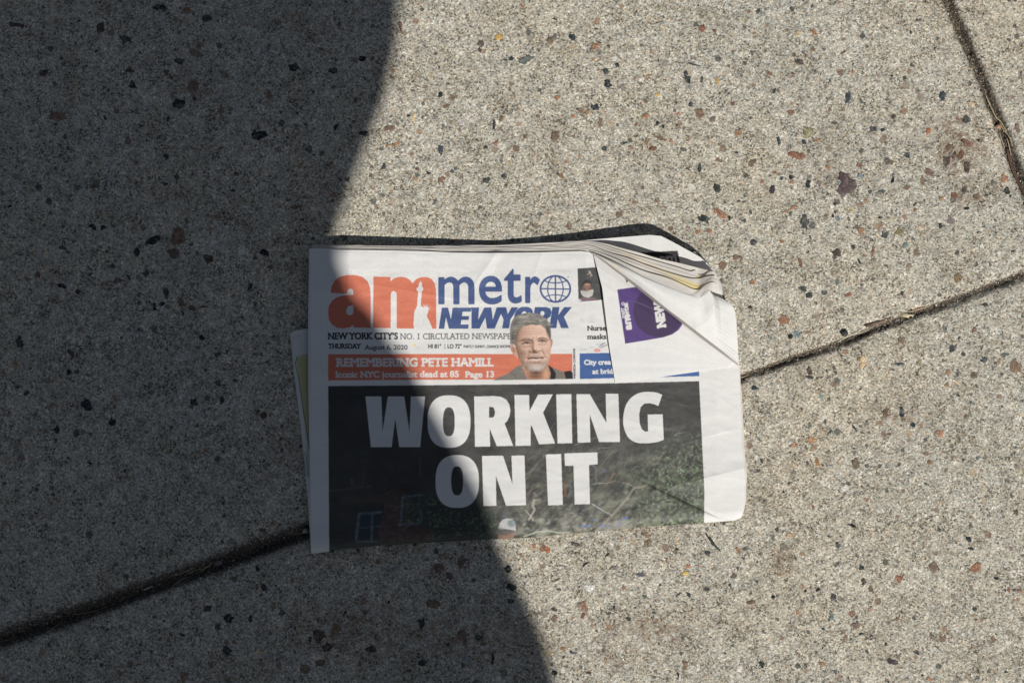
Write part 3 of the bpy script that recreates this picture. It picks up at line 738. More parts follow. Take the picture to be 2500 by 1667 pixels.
class Canvas:
    SS = 2

    def __init__(self, x0, y0, w, h, base=PAPER):
        self.x0, self.y0, self.w, self.h = x0, y0, w, h
        self.img = np.empty((h * 2, w * 2, 3), np.float32); self.img[:] = base
        self.r = np.random.default_rng(3)

    def mask(self, polys, ss=2, box=None):
        x0, y0, w, h = box if box else (self.x0, self.y0, self.w, self.h)
        H, Wd = int(h * ss), int(w * ss)
        D = np.zeros((H, Wd + 1), np.int32)
        for P in polys:
            P = np.asarray(P, float)
            x = (P[:, 0] - x0) * ss; y = (P[:, 1] - y0) * ss
            for xa, ya, xb, yb in zip(x, y, np.roll(x, -1), np.roll(y, -1)):
                if ya == yb: continue
                if ya > yb: xa, ya, xb, yb = xb, yb, xa, ya
                r0, r1 = max(0, math.ceil(ya - .5)), min(H - 1, math.ceil(yb - .5) - 1)
                if r1 < r0: continue
                r = np.arange(r0, r1 + 1)
                xx = xa + (r + .5 - ya) * (xb - xa) / (yb - ya)
                c = np.clip(np.ceil(xx - .5), 0, Wd).astype(int)
                np.add.at(D, (r, c), 1)
        return (np.cumsum(D, 1)[:, :Wd] % 2).astype(np.float32)

    def box(self, polys, pad=3):
        A = np.vstack([np.asarray(p, float) for p in polys])
        xa, ya = np.floor(A.min(0)) - pad; xb, yb = np.ceil(A.max(0)) + pad
        xa, ya = max(xa, self.x0), max(ya, self.y0); xb, yb = min(xb, self.x0 + self.w), min(yb, self.y0 + self.h)
        return int(xa), int(ya), int(max(xb - xa, 1)), int(max(yb - ya, 1))

    def put(self, alpha, b, color, grain=0.0):
        ys, xs = (b[1] - self.y0) * 2, (b[0] - self.x0) * 2
        sub = self.img[ys:ys + alpha.shape[0], xs:xs + alpha.shape[1]]
        a = alpha[:sub.shape[0], :sub.shape[1], None]
        c = np.asarray(color, np.float32)
        if c.ndim == 1: c = np.broadcast_to(c, sub.shape)
        else: c = c[:sub.shape[0], :sub.shape[1]]
        if grain: c = c * (1 + grain * self.r.normal(0, 1, sub.shape[:2] + (1,)).astype(np.float32)).clip(.2, 2)
        sub[:] = sub * (1 - a) + c * a

    def poly(self, polys, color, alpha=1.0, grain=.0, soft=0):
        if np.ndim(polys[0]) == 1: polys = [polys]
        b = self.box(polys, 3 + 3 * soft)
        m = self.mask(polys, 2, b)
        if soft: m = blur(m, soft * 2)
        self.put(m * alpha, b, color, grain)

    def blob(self, x, y, rx, ry, color, alpha=1.0, ang=0.0, soft=.5):
        R = max(rx, ry) * 1.3
        b = self.box([[(x - R, y - R), (x + R, y + R)]], 1)
        X, Y = np.meshgrid(b[0] + (np.arange(b[2] * 2) + .5) / 2, b[1] + (np.arange(b[3] * 2) + .5) / 2)
        ca, sa = math.cos(ang), math.sin(ang)
        u = ((X - x) * ca + (Y - y) * sa) / rx; v = (-(X - x) * sa + (Y - y) * ca) / ry
        d = np.hypot(u, v)
        self.put((alpha * (1 - sstep(1 - soft, 1 + soft * .4, d))).astype(np.float32), b, color)

    def line(self, pts, w, color, alpha=1.0, taper=1.0):
        P = resample(smooth_curve(pts, 4), max(6, 3 * len(pts)))
        T = np.gradient(P, axis=0); T /= np.maximum(np.linalg.norm(T, axis=1), 1e-6)[:, None]
        N = np.stack([-T[:, 1], T[:, 0]], -1)
        ww = np.linspace(w, w * taper, len(P))[:, None] / 2
        Q = np.vstack([P + N * ww, (P - N * ww)[::-1]])
        b = self.box([Q]); m = self.mask([Q], 6, b)
        m = m.reshape(b[3] * 2, 3, b[2] * 2, 3).mean((1, 3))
        self.put(m * alpha, b, color)

    def grid(self, b):
        return np.meshgrid(b[0] + (np.arange(b[2] * 2) + .5) / 2, b[1] + (np.arange(b[3] * 2) + .5) / 2)

    def sample(self, X, Y):
        I = self.img
        I = (I + np.roll(I, 1, 0) + np.roll(I, 1, 1) + np.roll(np.roll(I, 1, 0), 1, 1)) / 4   # value at pixel corner (2x-1)
        x = np.clip((np.ravel(X) - self.x0) * 2, 1, self.w * 2 - 2.001); y = np.clip((np.ravel(Y) - self.y0) * 2, 1, self.h * 2 - 2.001)
        xi, yi = x.astype(int), y.astype(int); fx, fy = (x - xi)[:, None], (y - yi)[:, None]
        return (I[yi, xi] * (1 - fx) * (1 - fy) + I[yi, xi + 1] * fx * (1 - fy) + I[yi + 1, xi] * (1 - fx) * fy + I[yi + 1, xi + 1] * fx * fy)


def blur(m, r):
    r = int(r)
    if r < 1: return m
    k = np.exp(-.5 * (np.arange(-2 * r, 2 * r + 1) / r) ** 2); k /= k.sum()
    m = np.apply_along_axis(lambda v: np.convolve(v, k, 'same'), 0, m)
    return np.apply_along_axis(lambda v: np.convolve(v, k, 'same'), 1, m).astype(np.float32)


# lettering from Blender's built-in font
_tc = bpy.data.curves.new("lettering_source", 'FONT')
_to = bpy.data.objects.new("lettering_source", _tc)
scene.collection.objects.link(_to)


def glyphs(s):
    _tc.body = s; _tc.size = 1.0
    bpy.context.view_layer.update()
    dg = bpy.context.evaluated_depsgraph_get()
    ev = _to.evaluated_get(dg)
    cu = ev.to_curve(dg)
    out = []
    for sp in cu.splines:
        if sp.type == 'BEZIER':
            P = []
            bp = sp.bezier_points; n = len(bp)
            for i in range(n):
                a, b = bp[i], bp[(i + 1) % n]
                p0, p1, p2, p3 = [np.array(v[:2]) for v in (a.co, a.handle_right, b.handle_left, b.co)]
                straight = np.linalg.norm(p1 - p0 - (p3 - p0) / 3) < 1e-3 and np.linalg.norm(p2 - p0 - (p3 - p0) * 2 / 3) < 1e-3
                for t in ([0] if straight else np.linspace(0, 1, 7)[:-1]):
                    P.append((1 - t) ** 3 * p0 + 3 * (1 - t) ** 2 * t * p1 + 3 * (1 - t) * t * t * p2 + t ** 3 * p3)
            out.append(np.array(P))
        else:
            out.append(np.array([p.co[:2] for p in sp.points]))
    ev.to_curve_clear()
    return out


_H = glyphs("H"); CAPH = max(p[:, 1].max() for p in _H)
_x = glyphs("x"); XH = max(p[:, 1].max() for p in _x)


def serifs(P, e, t):
    out = []
    for p in P:
        for a, b in zip(p, np.roll(p, -1, 0)):
            if abs(a[1] - b[1]) > .004: continue
            y = a[1]; xa, xb = min(a[0], b[0]), max(a[0], b[0])
            if not (.02 < xb - xa < .26): continue
            if abs(y) < .02: out.append([(xa - e, y), (xb + e, y), (xb + e, y + t), (xa - e, y + t)])
            elif abs(y - CAPH) < .02 or abs(y - 1.04 * CAPH) < .04: out.append([(xa - e, y - t), (xb + e * .9, y - t), (xb + e * .9, y), (xa - e, y)])
            elif abs(y - XH) < .02: out.append([(xa - e, y - t), (xb, y - t), (xb, y), (xa - e, y)])
    return out


def dilate(m, r):
    if r <= 0: return m
    o = m.copy(); R = int(math.ceil(r))
    for dy in range(-R, R + 1):
        for dx in range(-R, R + 1):
            if (dx or dy) and dx * dx + dy * dy <= r * r + .3:
                s = np.zeros_like(m)
                ys, yd = (slice(max(0, -dy), m.shape[0] - max(0, dy)), slice(max(0, dy), m.shape[0] - max(0, -dy)))
                xs, xd = (slice(max(0, -dx), m.shape[1] - max(0, dx)), slice(max(0, dx), m.shape[1] - max(0, -dx)))
                s[yd, xd] = m[ys, xs]; o = np.maximum(o, s)
    return o


def text(cv, s, O, Uend, cap, color, bold=0.0, serif=0.0, up=None, alpha=1.0, shear=0.0, grain=.0):
    """string s from baseline point O to baseline point Uend, cap height in px"""
    P = glyphs(s)
    A = np.vstack(P); xa, xb = A[:, 0].min(), A[:, 0].max()
    groups = [P]
    if serif: groups.append(serifs(P, serif, .085 * CAPH / .7))
    O = np.array(O, float); U = (np.array(Uend, float) - O)
    L = np.linalg.norm(U); u = U / L
    v = np.array([u[1], -u[0]]) if up is None else np.array(up, float)
    sx = L / (xb - xa); sy = cap / CAPH
    def tr(p):
        p = np.asarray(p, float)
        return O + ((p[:, 0] - xa) * sx + shear * p[:, 1] * sy)[:, None] * u + (p[:, 1] * sy)[:, None] * v
    polys = [[tr(p) for p in P]] + [[tr(q)] for q in (groups[1] if serif else [])]
    b = cv.box([q for g in polys for q in g], 4)
    m = np.zeros((b[3] * 6, b[2] * 6), np.float32)
    for g in polys: m = np.maximum(m, cv.mask(g, 6, b))
    m = dilate(m, bold * 6)
    m = m.reshape(b[3] * 2, 3, b[2] * 2, 3).mean((1, 3))
    cv.put(m * alpha, b, color, grain)


def C(ox, oy, sc, pts): return [(ox + x / sc, oy + y / sc) for x, y in pts]


def superellipse(cx, cy, rx, ry, e=2.4, n=48):
    t = np.linspace(0, 2 * math.pi, n, endpoint=False)
    r = (np.abs(np.cos(t)) ** e + np.abs(np.sin(t)) ** e) ** (-1 / e)
    return np.stack([cx + rx * r * np.cos(t), cy + ry * r * np.sin(t)], -1)


ORANGE = pc(216, 108, 70); BLUE = pc(54, 80, 134); BLACK = pc(44, 46, 50); DARK = pc(58, 57, 55)
FC = Canvas(690, 560, 1160, 820)            # front page


def k4(p): return C(700, 900, 3.337, p)
def k5(p): return C(1200, 900, 3.337, p)
def k8(p): return C(780, 640, 5.227, p)
def k7(p): return C(1150, 740, 6.357, p)
def k2(p): return C(1180, 540, 3.618, p)
def k1(p): return C(700, 540, 3.92, p)


def round_part(p, a, b):
    p = [tuple(q) for q in p]
    return np.vstack([smooth_curve(p[a:b + 1], 5), p[b + 1:]])


HEAD = dict(
    W=[k4([(641, 226), (771, 226), (781, 510), (824, 226), (957, 226), (1000, 512), (1012, 226), (1127, 226), (1087, 637), (917, 637), (884, 405), (855, 637), (686, 637)])],
    O=[superellipse(*k4([(1322, 429.5)])[0], 175 / 3.337, 213.5 / 3.337, 2.5), superellipse(*k4([(1321, 431.5)])[0], 48 / 3.337, 117.5 / 3.337, 2.6)],
    R=[k4([(1527, 226), (1690, 222), (1745, 228), (1790, 252), (1815, 295), (1822, 340), (1815, 385), (1797, 425), (1775, 445), (1845, 627), (1712, 630), (1653, 485), (1657, 632), (1534, 634)]),
       k4([(1648, 310), (1676, 310), (1690, 322), (1697, 352), (1692, 385), (1678, 397), (1648, 398)])],
    K=[k5([(187, 214), (306, 213), (309, 345), (380, 211), (500, 208), (420, 357), (518, 608), (388, 615), (325, 458), (318, 480), (318, 625), (196, 628)])],
    I=[k5([(527, 208), (650, 207), (658, 605), (538, 608)])],
    N=[k5([(692, 207), (800, 206), (936, 440), (930, 204), (1033, 203), (1047, 596), (876, 596), (800, 370), (806, 599), (702, 601)])],
    G=[round_part(k5([(1391, 212), (1340, 193), (1260, 188), (1190, 202), (1128, 246), (1088, 315), (1072, 420), (1085, 500), (1120, 565), (1180, 600), (1260, 606), (1340, 598), (1404, 578), (1394, 370), (1272, 372), (1276, 508), (1252, 512), (1225, 492), (1207, 445), (1203, 370), (1215, 312), (1243, 284), (1285, 280), (1325, 288), (1359, 303)]), 0, 12)],
    O2=[superellipse(*k4([(1389, 917)])[0], 177 / 3.337, 215 / 3.337, 2.5), superellipse(*k4([(1388.5, 912)])[0], 48.5 / 3.337, 118 / 3.337, 2.6)],
    N2=[k4([(1591, 709), (1762, 707), (1840, 940), (1831, 707), (1937, 706), (1950, 1110), (1787, 1113), (1704, 870), (1708, 1115), (1603, 1116)])],
    I2=[k5([(443, 697), (567, 694), (581, 1108), (461, 1111)])],
    T=[k5([(594, 689), (862, 680), (865, 777), (794, 783), (802, 1100), (678, 1104), (668, 787), (598, 790)])])
for _k in ('O', 'O2'):   # lean the O's a touch like the rest of the line
    pass
PHOTO = [(801, 942), (1203, 938.5), (1500, 935), (1707, 930), (1713, 1050), (1720, 1200), (1719, 1279), (1560, 1289), (1455, 1300), (1290, 1315), (1119, 1323), (931, 1335), (803.5, 1352)]


def paint_photo(cv):
    b = cv.box([PHOTO], 2)
    X, Y = cv.grid(b)
    m = cv.mask([PHOTO], 2, b)
    r = np.random.default_rng(21)
    base = np.empty(X.shape + (3,), np.float32)
    dk = np.array(pc(61, 60, 57)); base[:] = dk
    # overall mottling of the dark foliage, finer towards the lower right
    n1 = fbm(X, Y, 46, 31, 4); n2 = fbm(X * .8 + Y * .6, Y * .5 - X * .3, 11, 41, 3); n3 = r.normal(0, 1, X.shape)
    n4 = fbm(X, Y, 5, 51, 2)
    low = sstep(1020, 1260, Y) * sstep(1130, 1330, X)
    mid = sstep(960, 1150, Y) * sstep(1150, 1500, X)
    base *= (1 + .35 * n1 + .12 * n2)[..., None]
    def add(mask, col, k): base[:] = base + (np.array(col) - base) * (np.clip(mask, 0, 1) * k)[..., None]
    add(sstep(-.1, .7, n1 + .5 * n2) * mid, pc(92, 90, 78), .75)
    add(sstep(.0, .8, n2 + .3 * n3) * low, pc(128, 134, 108), .8)
    add(sstep(.2, .9, n4 + .5 * n1) * low * sstep(1200, 1320, Y), pc(172, 168, 150), .7)
    gr = sstep(1080, 1220, Y + .35 * (X - 1500) * (X > 1500)) * sstep(1480, 1660, X)
    add(sstep(-.2, .5, n4 + .3 * n3 * .6) * gr, pc(108, 128, 94), .72)
    add(sstep(.35, .8, n4) * gr, pc(172, 184, 148), .6)
    add(sstep(-.25, -.75, n4) * gr, pc(44, 50, 40), .7)
    # house on the left
    cv_tmp = Canvas(cv.x0, cv.y0, 1, 1)
    def reg(pts, soft=1): 
        q = cv.mask([pts], 2, b); return blur(q, soft)
    wall = reg(k4([(820, 965), (965, 950), (1010, 1300), (1200, 1300), (1200, 1420), (760, 1442), (752, 1290), (790, 1150)]), 2)
    yy = Y + .05 * X; row = np.floor(yy / 4.6); col_ = np.floor((X + (row % 2) * 6) / 12)
    mort = ((yy / 4.6 - row) < .26) | (((X + (row % 2) * 6) / 12 - col_) < .12)
    bn = np.random.default_rng(5).uniform(.6, 1.35, (64, 64))[(row.astype(int)) % 64, col_.astype(int) % 64]
    bk = np.array(pc(108, 82, 70))[None, None] * bn[..., None] * (1 - .5 * sstep(1240, 1180, Y))[..., None]
    bk = np.where(mort[..., None], np.array(pc(58, 50, 46)), bk)
    base[:] = base * (1 - wall[..., None] * .9) + bk * wall[..., None] * .9
    for pts in ([(555, 1395), (578, 1175), (600, 1172), (575, 1395)], [(578, 1175), (778, 1158), (776, 1176), (580, 1192)], [(690, 1180), (704, 1178), (698, 1400), (682, 1400)], [(575, 1292), (770, 1275), (770, 1284), (575, 1300)], [(560, 1398), (745, 1400), (745, 1412), (560, 1412)],
                [(945, 1035), (1100, 1020), (1100, 1034), (945, 1050)], [(938, 1040), (952, 1040), (936, 1275), (918, 1275)], [(1085, 1150), (1100, 1150), (1102, 1250), (1090, 1252)], [(910, 1262), (1100, 1250), (1100, 1264), (910, 1276)]):
        base_m = reg(k4(pts), 3); add(base_m * (.8 + .8 * n4), pc(120, 142, 154), .72)
    for pts in ([(600, 1195), (690, 1188), (684, 1285), (590, 1292)], [(706, 1186), (770, 1180), (768, 1272), (702, 1280)], [(588, 1302), (684, 1296), (680, 1392), (578, 1392)]):
        add(reg(k4(pts), 2), pc(48, 60, 72), .8)
    add(reg(k4([(340, 985), (690, 945), (690, 962), (340, 1003)]), 2), pc(92, 88, 82), .7)
    add(reg(k4([(430, 1050), (800, 1030), (790, 1082), (450, 1092)]), 3), pc(88, 74, 66), .75)
    add(reg(k4([(620, 820), (640, 820), (630, 940), (612, 940)]), 1), pc(74, 78, 84), .7)
    add(reg(k4([(1075, 720), (1090, 720), (1098, 880), (1080, 880)]), 1), pc(74, 84, 92), .7)
    add(reg(k4([(515, 890), (540, 900), (550, 950), (530, 945)]), 1), pc(84, 100, 108), .7)
    add(reg(k4([(1020, 1270), (1110, 1275), (1130, 1340), (1010, 1340)]), 2), pc(86, 56, 48), .6)
    iv = sstep(.0, .55, n4 + .25 * n1 + .15) * reg(k4([(940, 1060), (1180, 1020), (1340, 1160), (1600, 1120), (1720, 1180), (1700, 1380), (1180, 1390), (1160, 1260), (960, 1280)]), 8)
    add(iv, pc(72, 98, 70), .8); add(iv * sstep(.4, .8, n4), pc(136, 156, 116), .65)
    add(sstep(1318, 1336, Y + .055 * (X - 930)) * (X < 1200), pc(74, 92, 76), .6)
    add(sstep(-.3, .6, fbm(X * .7 + Y * .7, Y * .7 - X * .3, 16, 77, 3)) * sstep(1210, 1290, Y) * sstep(1230, 1300, X) * sstep(1640, 1540, X), pc(160, 156, 142), .72)  # pale haze near the bottom edge, painted into the ink colours
    base *= (1 + .2 * n3)[..., None]
    cv.put(m, b, np.clip(base, .008, .8))
    # branches and twigs
    br = pc(160, 150, 132)
    cv.line(k5([(1275, 945), (1215, 965), (1160, 972), (1110, 1050), (1020, 1150), (975, 1200), (900, 1280), (840, 1330)]), 5, br, .6, 1.3)
    cv.line(k5([(1165, 965), (1120, 940), (1060, 925)]), 2, br, .6)
    cv.line(k5([(1010, 850), (985, 870), (950, 930), (920, 950)]), 5, pc(120, 98, 78), .8)
    cv.line(k5([(625, 900), (605, 970), (600, 1040)]), 6, pc(122, 88, 66), .8)
    cv.line(k5([(650, 900), (640, 980), (655, 1010)]), 5, pc(88, 104, 110), .7)
    cv.line(k5([(350, 1060), (335, 1120), (350, 1150), (300, 1230)]), 7, pc(186, 176, 158), .65, .6)
    cv.line(k5([(820, 1100), (900, 1150), (985, 1195)]), 3, pc(186, 186, 182), .7, .6)
    cv.line(k5([(275, 1150), (330, 1215), (340, 1240)]), 2.2, pc(196, 192, 180), .7)
    cv.line(k5([(290, 1050), (330, 960), (345, 930)]), 5, pc(104, 88, 72), .7)
    cv.line(k5([(260, 1365), (420, 1320), (560, 1335), (640, 1330)]), 4, pc(170, 176, 150), .7)
    cv.line(k5([(815, 790), (850, 810), (850, 930), (830, 940)]), 3, pc(120, 122, 122), .55)
    cv.line(k5([(820, 940), (900, 930)]), 3, pc(150, 150, 150), .5)
    for _ in range(170):
        x, y = r.uniform(1240, 1715), r.uniform(1120, 1305)
        if r.random() < .35: y = r.uniform(1040, 1200)
        an = r.normal(-.6, .6); L = r.uniform(12, 60)
        cv.line([(x, y), (x + .5 * L * math.cos(an) + r.normal(0, 3), y + .5 * L * math.sin(an) + r.normal(0, 3)), (x + L * math.cos(an), y + L * math.sin(an))], r.uniform(.7, 2.2), pc(*(r.uniform(100, 185) * np.array([1, .98, .9]))), r.uniform(.15, .55), .5)
    for _ in range(60):
        x, y = r.uniform(1250, 1600), r.uniform(1200, 1305)
        cv.blob(x, y, r.uniform(3, 12), r.uniform(2, 5), pc(*(r.uniform(130, 205) * np.array([1, .99, .92]))), r.uniform(.15, .5), r.uniform(-1, .3), .8)
    for (x, y, w, h) in ((745, 1280, 26, 26), (795, 1278, 30, 20), (1095, 1215, 30, 22), (1070, 1232, 20, 14), (1035, 1268, 24, 16), (905, 1280, 46, 14), (960, 1285, 24, 10), (830, 1228, 40, 8), (920, 830, 28, 18)):
        px, py = k5([(x, y)])[0]
        cv.blob(px, py, w / 3.337 * .6, h / 3.337 * .6, pc(86, 118, 182), .8 if y > 900 else .35, -.2, .4)
    # man with a white cap at the bottom edge
    def ell(x, y, rx_, ry_, c, a, an=0., so=.3):
        px, py = k5([(x, y)])[0]; cv.blob(px, py, rx_ / 3.337, ry_ / 3.337, pc(*c), a, an, so)
    ell(120, 1340, 76, 60, (70, 66, 60), .8, 0, .5)
    cv.poly([k5([(50, 1402), (56, 1345), (90, 1352), (130, 1350), (172, 1330), (186, 1342), (176, 1402)])], pc(150, 110, 90), .85, .15)
    ell(120, 1345, 60, 18, (96, 72, 60), .6, -.1, .8)
    cv.poly([k5([(56, 1296), (66, 1258), (88, 1230), (122, 1216), (158, 1220), (184, 1240), (197, 1278), (200, 1318), (150, 1308), (100, 1302)])], pc(186, 186, 182), .92, .12)
    ell(95, 1275, 26, 26, (188, 190, 190), .6, 0, .8); ell(80, 1300, 30, 8, (150, 150, 148), .6)
    ell(162, 1258, 34, 30, (116, 136, 140), .9, .3, .35); ell(180, 1250, 14, 14, (150, 166, 168), .7)
    ell(110, 1195, 30, 22, (96, 116, 122), .5, 0, .7)
    cv.line(k5([(-20, 1395), (60, 1388), (180, 1382)]), 2.2, pc(126, 136, 74), .7)
    # halftone softness of the printed picture
    ys, xs = (b[1] - cv.y0) * 2, (b[0] - cv.x0) * 2
    sub = cv.img[ys:ys + m.shape[0], xs:xs + m.shape[1]]
    bl_ = np.stack([blur(sub[..., c], 1.0) for c in range(3)], -1)
    bl_ *= (1 + .13 * r.normal(0, 1, m.shape))[..., None]
    sub[:] = sub * (1 - m[..., None]) + np.clip(bl_, .01, 1) * m[..., None]
    # headline
    wht = PAPER * .97
    for k, P in HEAD.items(): cv.poly(P, wht, 1)


def paint_front(cv):
    r = np.random.default_rng(8)
    cv.line([(757, 616), (900, 617), (1100, 622), (1300, 622), (1440, 622)], .8, pc(150, 140, 128), .45)
    # masthead: orange lower-case pair
    A = [k8([(140, 392), (152, 318), (190, 240), (260, 185), (360, 163), (460, 165), (550, 188), (615, 245), (645, 320), (652, 400), (654, 840), (438, 833), (433, 798), (395, 826), (325, 845), (232, 840), (160, 800), (120, 735), (108, 640), (120, 560), (165, 485), (232, 442), (330, 420), (432, 416), (432, 382), (424, 352), (394, 339), (366, 350), (353, 378), (350, 403)]),
         k8([(432, 550), (390, 553), (356, 575), (339, 620), (349, 660), (385, 678), (418, 668), (432, 640)])]
    cv.poly(A, ORANGE, 1, .05)
    Mm = [k8([(688, 183), (907, 188), (908, 247), (945, 210), (990, 192), (1050, 186), (1115, 200), (1160, 232), (1186, 268), (1235, 215), (1300, 190), (1370, 190), (1430, 215), (1470, 270), (1488, 350), (1492, 850), (985, 845), (985, 410), (974, 380), (948, 367), (921, 380), (909, 410), (908, 842), (683, 838)])]
    cv.poly(Mm, ORANGE, 1, .05)
    st = [k8([(1290, 240), (1310, 275), (1306, 314), (1322, 325), (1325, 350), (1311, 372), (1300, 382), (1305, 405), (1297, 470), (1293, 550), (1305, 568), (1340, 580), (1375, 585), (1392, 600), (1385, 650), (1368, 672), (1375, 705), (1405, 760), (1430, 820), (1446, 860), (1205, 858), (1200, 780), (1205, 720), (1208, 640), (1225, 600), (1245, 560), (1250, 470), (1262, 390), (1255, 372), (1240, 355), (1240, 330), (1262, 318), (1268, 280)])]
    cv.poly(st, PAPER, 1)
    for tx, ty in ((1308, 527), (1336, 532), (1368, 522), (1403, 540), (1425, 570), (1420, 606)):
        bx, by = 1362, 598; d = np.array([tx - bx, ty - by]); nn = np.array([-d[1], d[0]]) / np.hypot(*d) * 8
        cv.poly([k8([(bx - nn[0], by - nn[1]), (tx, ty), (bx + nn[0], by + nn[1])])], PAPER, 1)
    # blue sans letters
    for s, xa, xb, yb, xh in (("m", 1070.5, 1158, 741, 62.5), ("e", 1169.5, 1225.5, 741.3, 64)):
        cap = xh * CAPH / XH
        text(cv, s, (xa + 1.4, yb - (1 if s == "e" else 0)), (xb - 1.4, yb - (1 if s == "e" else 0)), cap, BLUE, 2.0, grain=.05)
    text(cv, "t", (1232, 738), (1272, 738), 66 * CAPH / XH, BLUE, 2.0, grain=.05)
    cv.poly([[(1243, 676), (1243, 668), (1254, 660.5), (1254, 676)]], BLUE, 1, .05)
    text(cv, "r", (1284, 738), (1316, 738), 60 * CAPH / XH, BLUE, 2.2, grain=.05)
    # globe
    gx_, gy_, rx, ry = 1356, 705.3, 36.2, 31.6
    t = np.linspace(0, 2 * math.pi, 60)
    def arc(x, y, w): cv.line(np.stack([x, y], -1), w, BLUE)
    arc(gx_ + rx * np.cos(t), gy_ + ry * np.sin(t), 4.8)
    cv.line([(gx_, gy_ - ry), (gx_, gy_), (gx_ + .5, gy_ + ry)], 3.6, BLUE); cv.line([(gx_ - rx, gy_ - .5), (gx_, gy_), (gx_ + rx, gy_ + .5)], 3.4, BLUE)
    arc(gx_ + rx * .52 * np.cos(t), gy_ + ry * np.sin(t), 3.0)
    tt = np.linspace(math.pi * .14, math.pi * .86, 20)
    arc(gx_ + rx * .9 * np.cos(tt), gy_ - ry * .88 + ry * .42 * np.sin(tt) * 1.0, 2.8); arc(gx_ + rx * .9 * np.cos(tt), gy_ + ry * .88 - ry * .42 * np.sin(tt), 2.8)
    cv.blob(1387, 676, 2.4, 2.4, BLUE, .7)
    # heavy slanted capitals
    sl = .15
    def cap(xa, xb, polys):
        out = []
        for P in polys:
            q = []
            for a, b in P:
                y = 802.5 - 51.5 * b - (xa - 1071) * .006
                q.append((xa + a * (xb - xa) + sl * 51.5 * b, y))
            out.append(q)
        cv.poly(out, BLUE, 1, .05)
    cap(1071, 1111, [[(0, 0), (0, 1), (.38, 1), (.66, .45), (.66, 1), (1, 1), (1, 0), (.62, 0), (.34, .55), (.34, 0)]])
    cap(1109, 1143, [[(0, 0), (0, 1), (1, 1), (1, .80), (.42, .80), (.42, .60), (.94, .60), (.94, .41), (.42, .41), (.42, .20), (1, .20), (1, 0)]])
    cap(1143, 1222, [[(.10, 0), (0, 1), (.24, 1), (.27, .42), (.40, 1), (.62, 1), (.72, .42), (.78, 1), (1, 1), (.82, 0), (.58, 0), (.48, .52), (.35, 0)]])
    cap(1208, 1258, [[(.36, 0), (.36, .42), (0, 1), (.40, 1), (.53, .68), (.66, 1), (1, 1), (.70, .42), (.70, 0)]])
    cap(1251, 1297, [superellipse(.5, .5, .5, .52, 2.6, 36), superellipse(.5, .5, .16, .30, 2.6, 30)])
    cap(1298, 1342, [[(0, 0), (0, 1), (.62, 1), (.86, .94), (.97, .76), (.95, .56), (.78, .44), (1, 0), (.60, 0), (.42, .39), (.37, .39), (.37, 0)], [(.37, .58), (.52, .58), (.60, .68), (.54, .80), (.37, .80)]])
    cap(1341, 1389, [[(0, 0), (0, 1), (.36, 1), (.36, .62), (.60, 1), (1, 1), (.66, .54), (1, 0), (.60, 0), (.36, .42), (.36, 0)]])
    # lines under the masthead
    text(cv, "NEW YORK CITY’S", (802, 827.8), (971, 827.8), 15.2, BLACK, .95, .06)
    text(cv, "NO. 1 CIRCULATED NEWSPAPE", (978, 828), (1247, 827.5), 14.0, pc(80, 78, 78), .2, .08)
    text(cv, "THURSDAY", (802, 850.4), (880, 850.4), 11.2, BLACK, .8, .06)
    text(cv, "August 6, 2020", (891, 853.2), (994.6, 853.2), 11.0, pc(52, 52, 54), .42, .045)
    cv.blob(1013, 842, 4.2, 4.2, pc(240, 204, 70), .9); cv.blob(1019, 849, 9, 5, pc(196, 202, 210), .5)
    text(cv, "HI 81°", (1046, 850), (1077, 850), 9.6, BLACK, .55); cv.line([(1086, 839.5), (1086, 852.5)], 1.2, BLACK)
    text(cv, "LO 72°", (1093, 850), (1126.5, 850), 9.6, BLACK, .55)
    text(cv, "PARTLY SUNNY, CHANCE SHOWE", (1132, 849.3), (1246, 848.8), 6.6, pc(52, 52, 54), .36)
    # orange banner
    cv.poly([[(800.8, 864.5), (1397.5, 863.6), (1397.5, 925.2), (800.8, 928.3)]], ORANGE, 1, .05)
    wt = PAPER * .98
    text(cv, "REMEMBERING PETE HAMILL", (823, 894.2), (1204.6, 893.6), 19.2, wt, 1.1, .07)
    text(cv, "Iconic NYC journalist dead at 85", (820.7, 917.8 + 3.4), (1119.6, 916.6 + 3.4), 14.2, wt, .8, .06)
    text(cv, "Page 13", (1137.5, 917.4 + 3.4), (1205.6, 917.0 + 3.4), 14.0, wt, .8, .06)
    text(cv, "WIKIMEDIA COMMONS", (1405.2, 924.5), (1404.2, 851), 4.9, BLACK, .42)
    # blue teaser
    cv.poly([[(1415, 862.5), (1706.5, 858), (1707, 918), (1415.6, 925)]], pc(54, 94, 156), 1, .05)
    text(cv, "City crea", (1426.5, 887.6 + 2.6), (1491, 886.6 + 2.6), 11.4, wt, .75, .035)
    text(cv, "at brid,", (1446.7, 910.6 + 1.8), (1500, 909.6 + 1.8), 11.2, wt, .75, .035)
    text(cv, "Nurses", (1434.8, 806.8), (1486, 806.2), 11.2, pc(56, 55, 55), .7, .035)
    text(cv, "masks", (1434.8, 827.6), (1480, 827.2), 11.4, pc(56, 55, 55), .7, .035)
    # little photograph of a person in a face mask
    cv.poly([[(1410, 655.6), (1475, 651), (1478, 731), (1412.5, 737)]], pc(66, 67, 66), 1, .12)
    for p in ([(1437, 662), (1441, 668), (1447, 674)], [(1440, 661), (1438, 668), (1433, 671)], [(1441, 663), (1443, 670), (1441, 676)]): cv.line(p, 1.6, pc(186, 170, 156), .9)
    cv.blob(1433, 698, 12.5, 17, pc(44, 38, 36), 1, 0, .25); cv.blob(1433, 704, 11.5, 13.5, pc(136, 100, 84), 1, 0, .3); cv.blob(1434, 694.5, 9, 3.4, pc(178, 138, 116), .8)
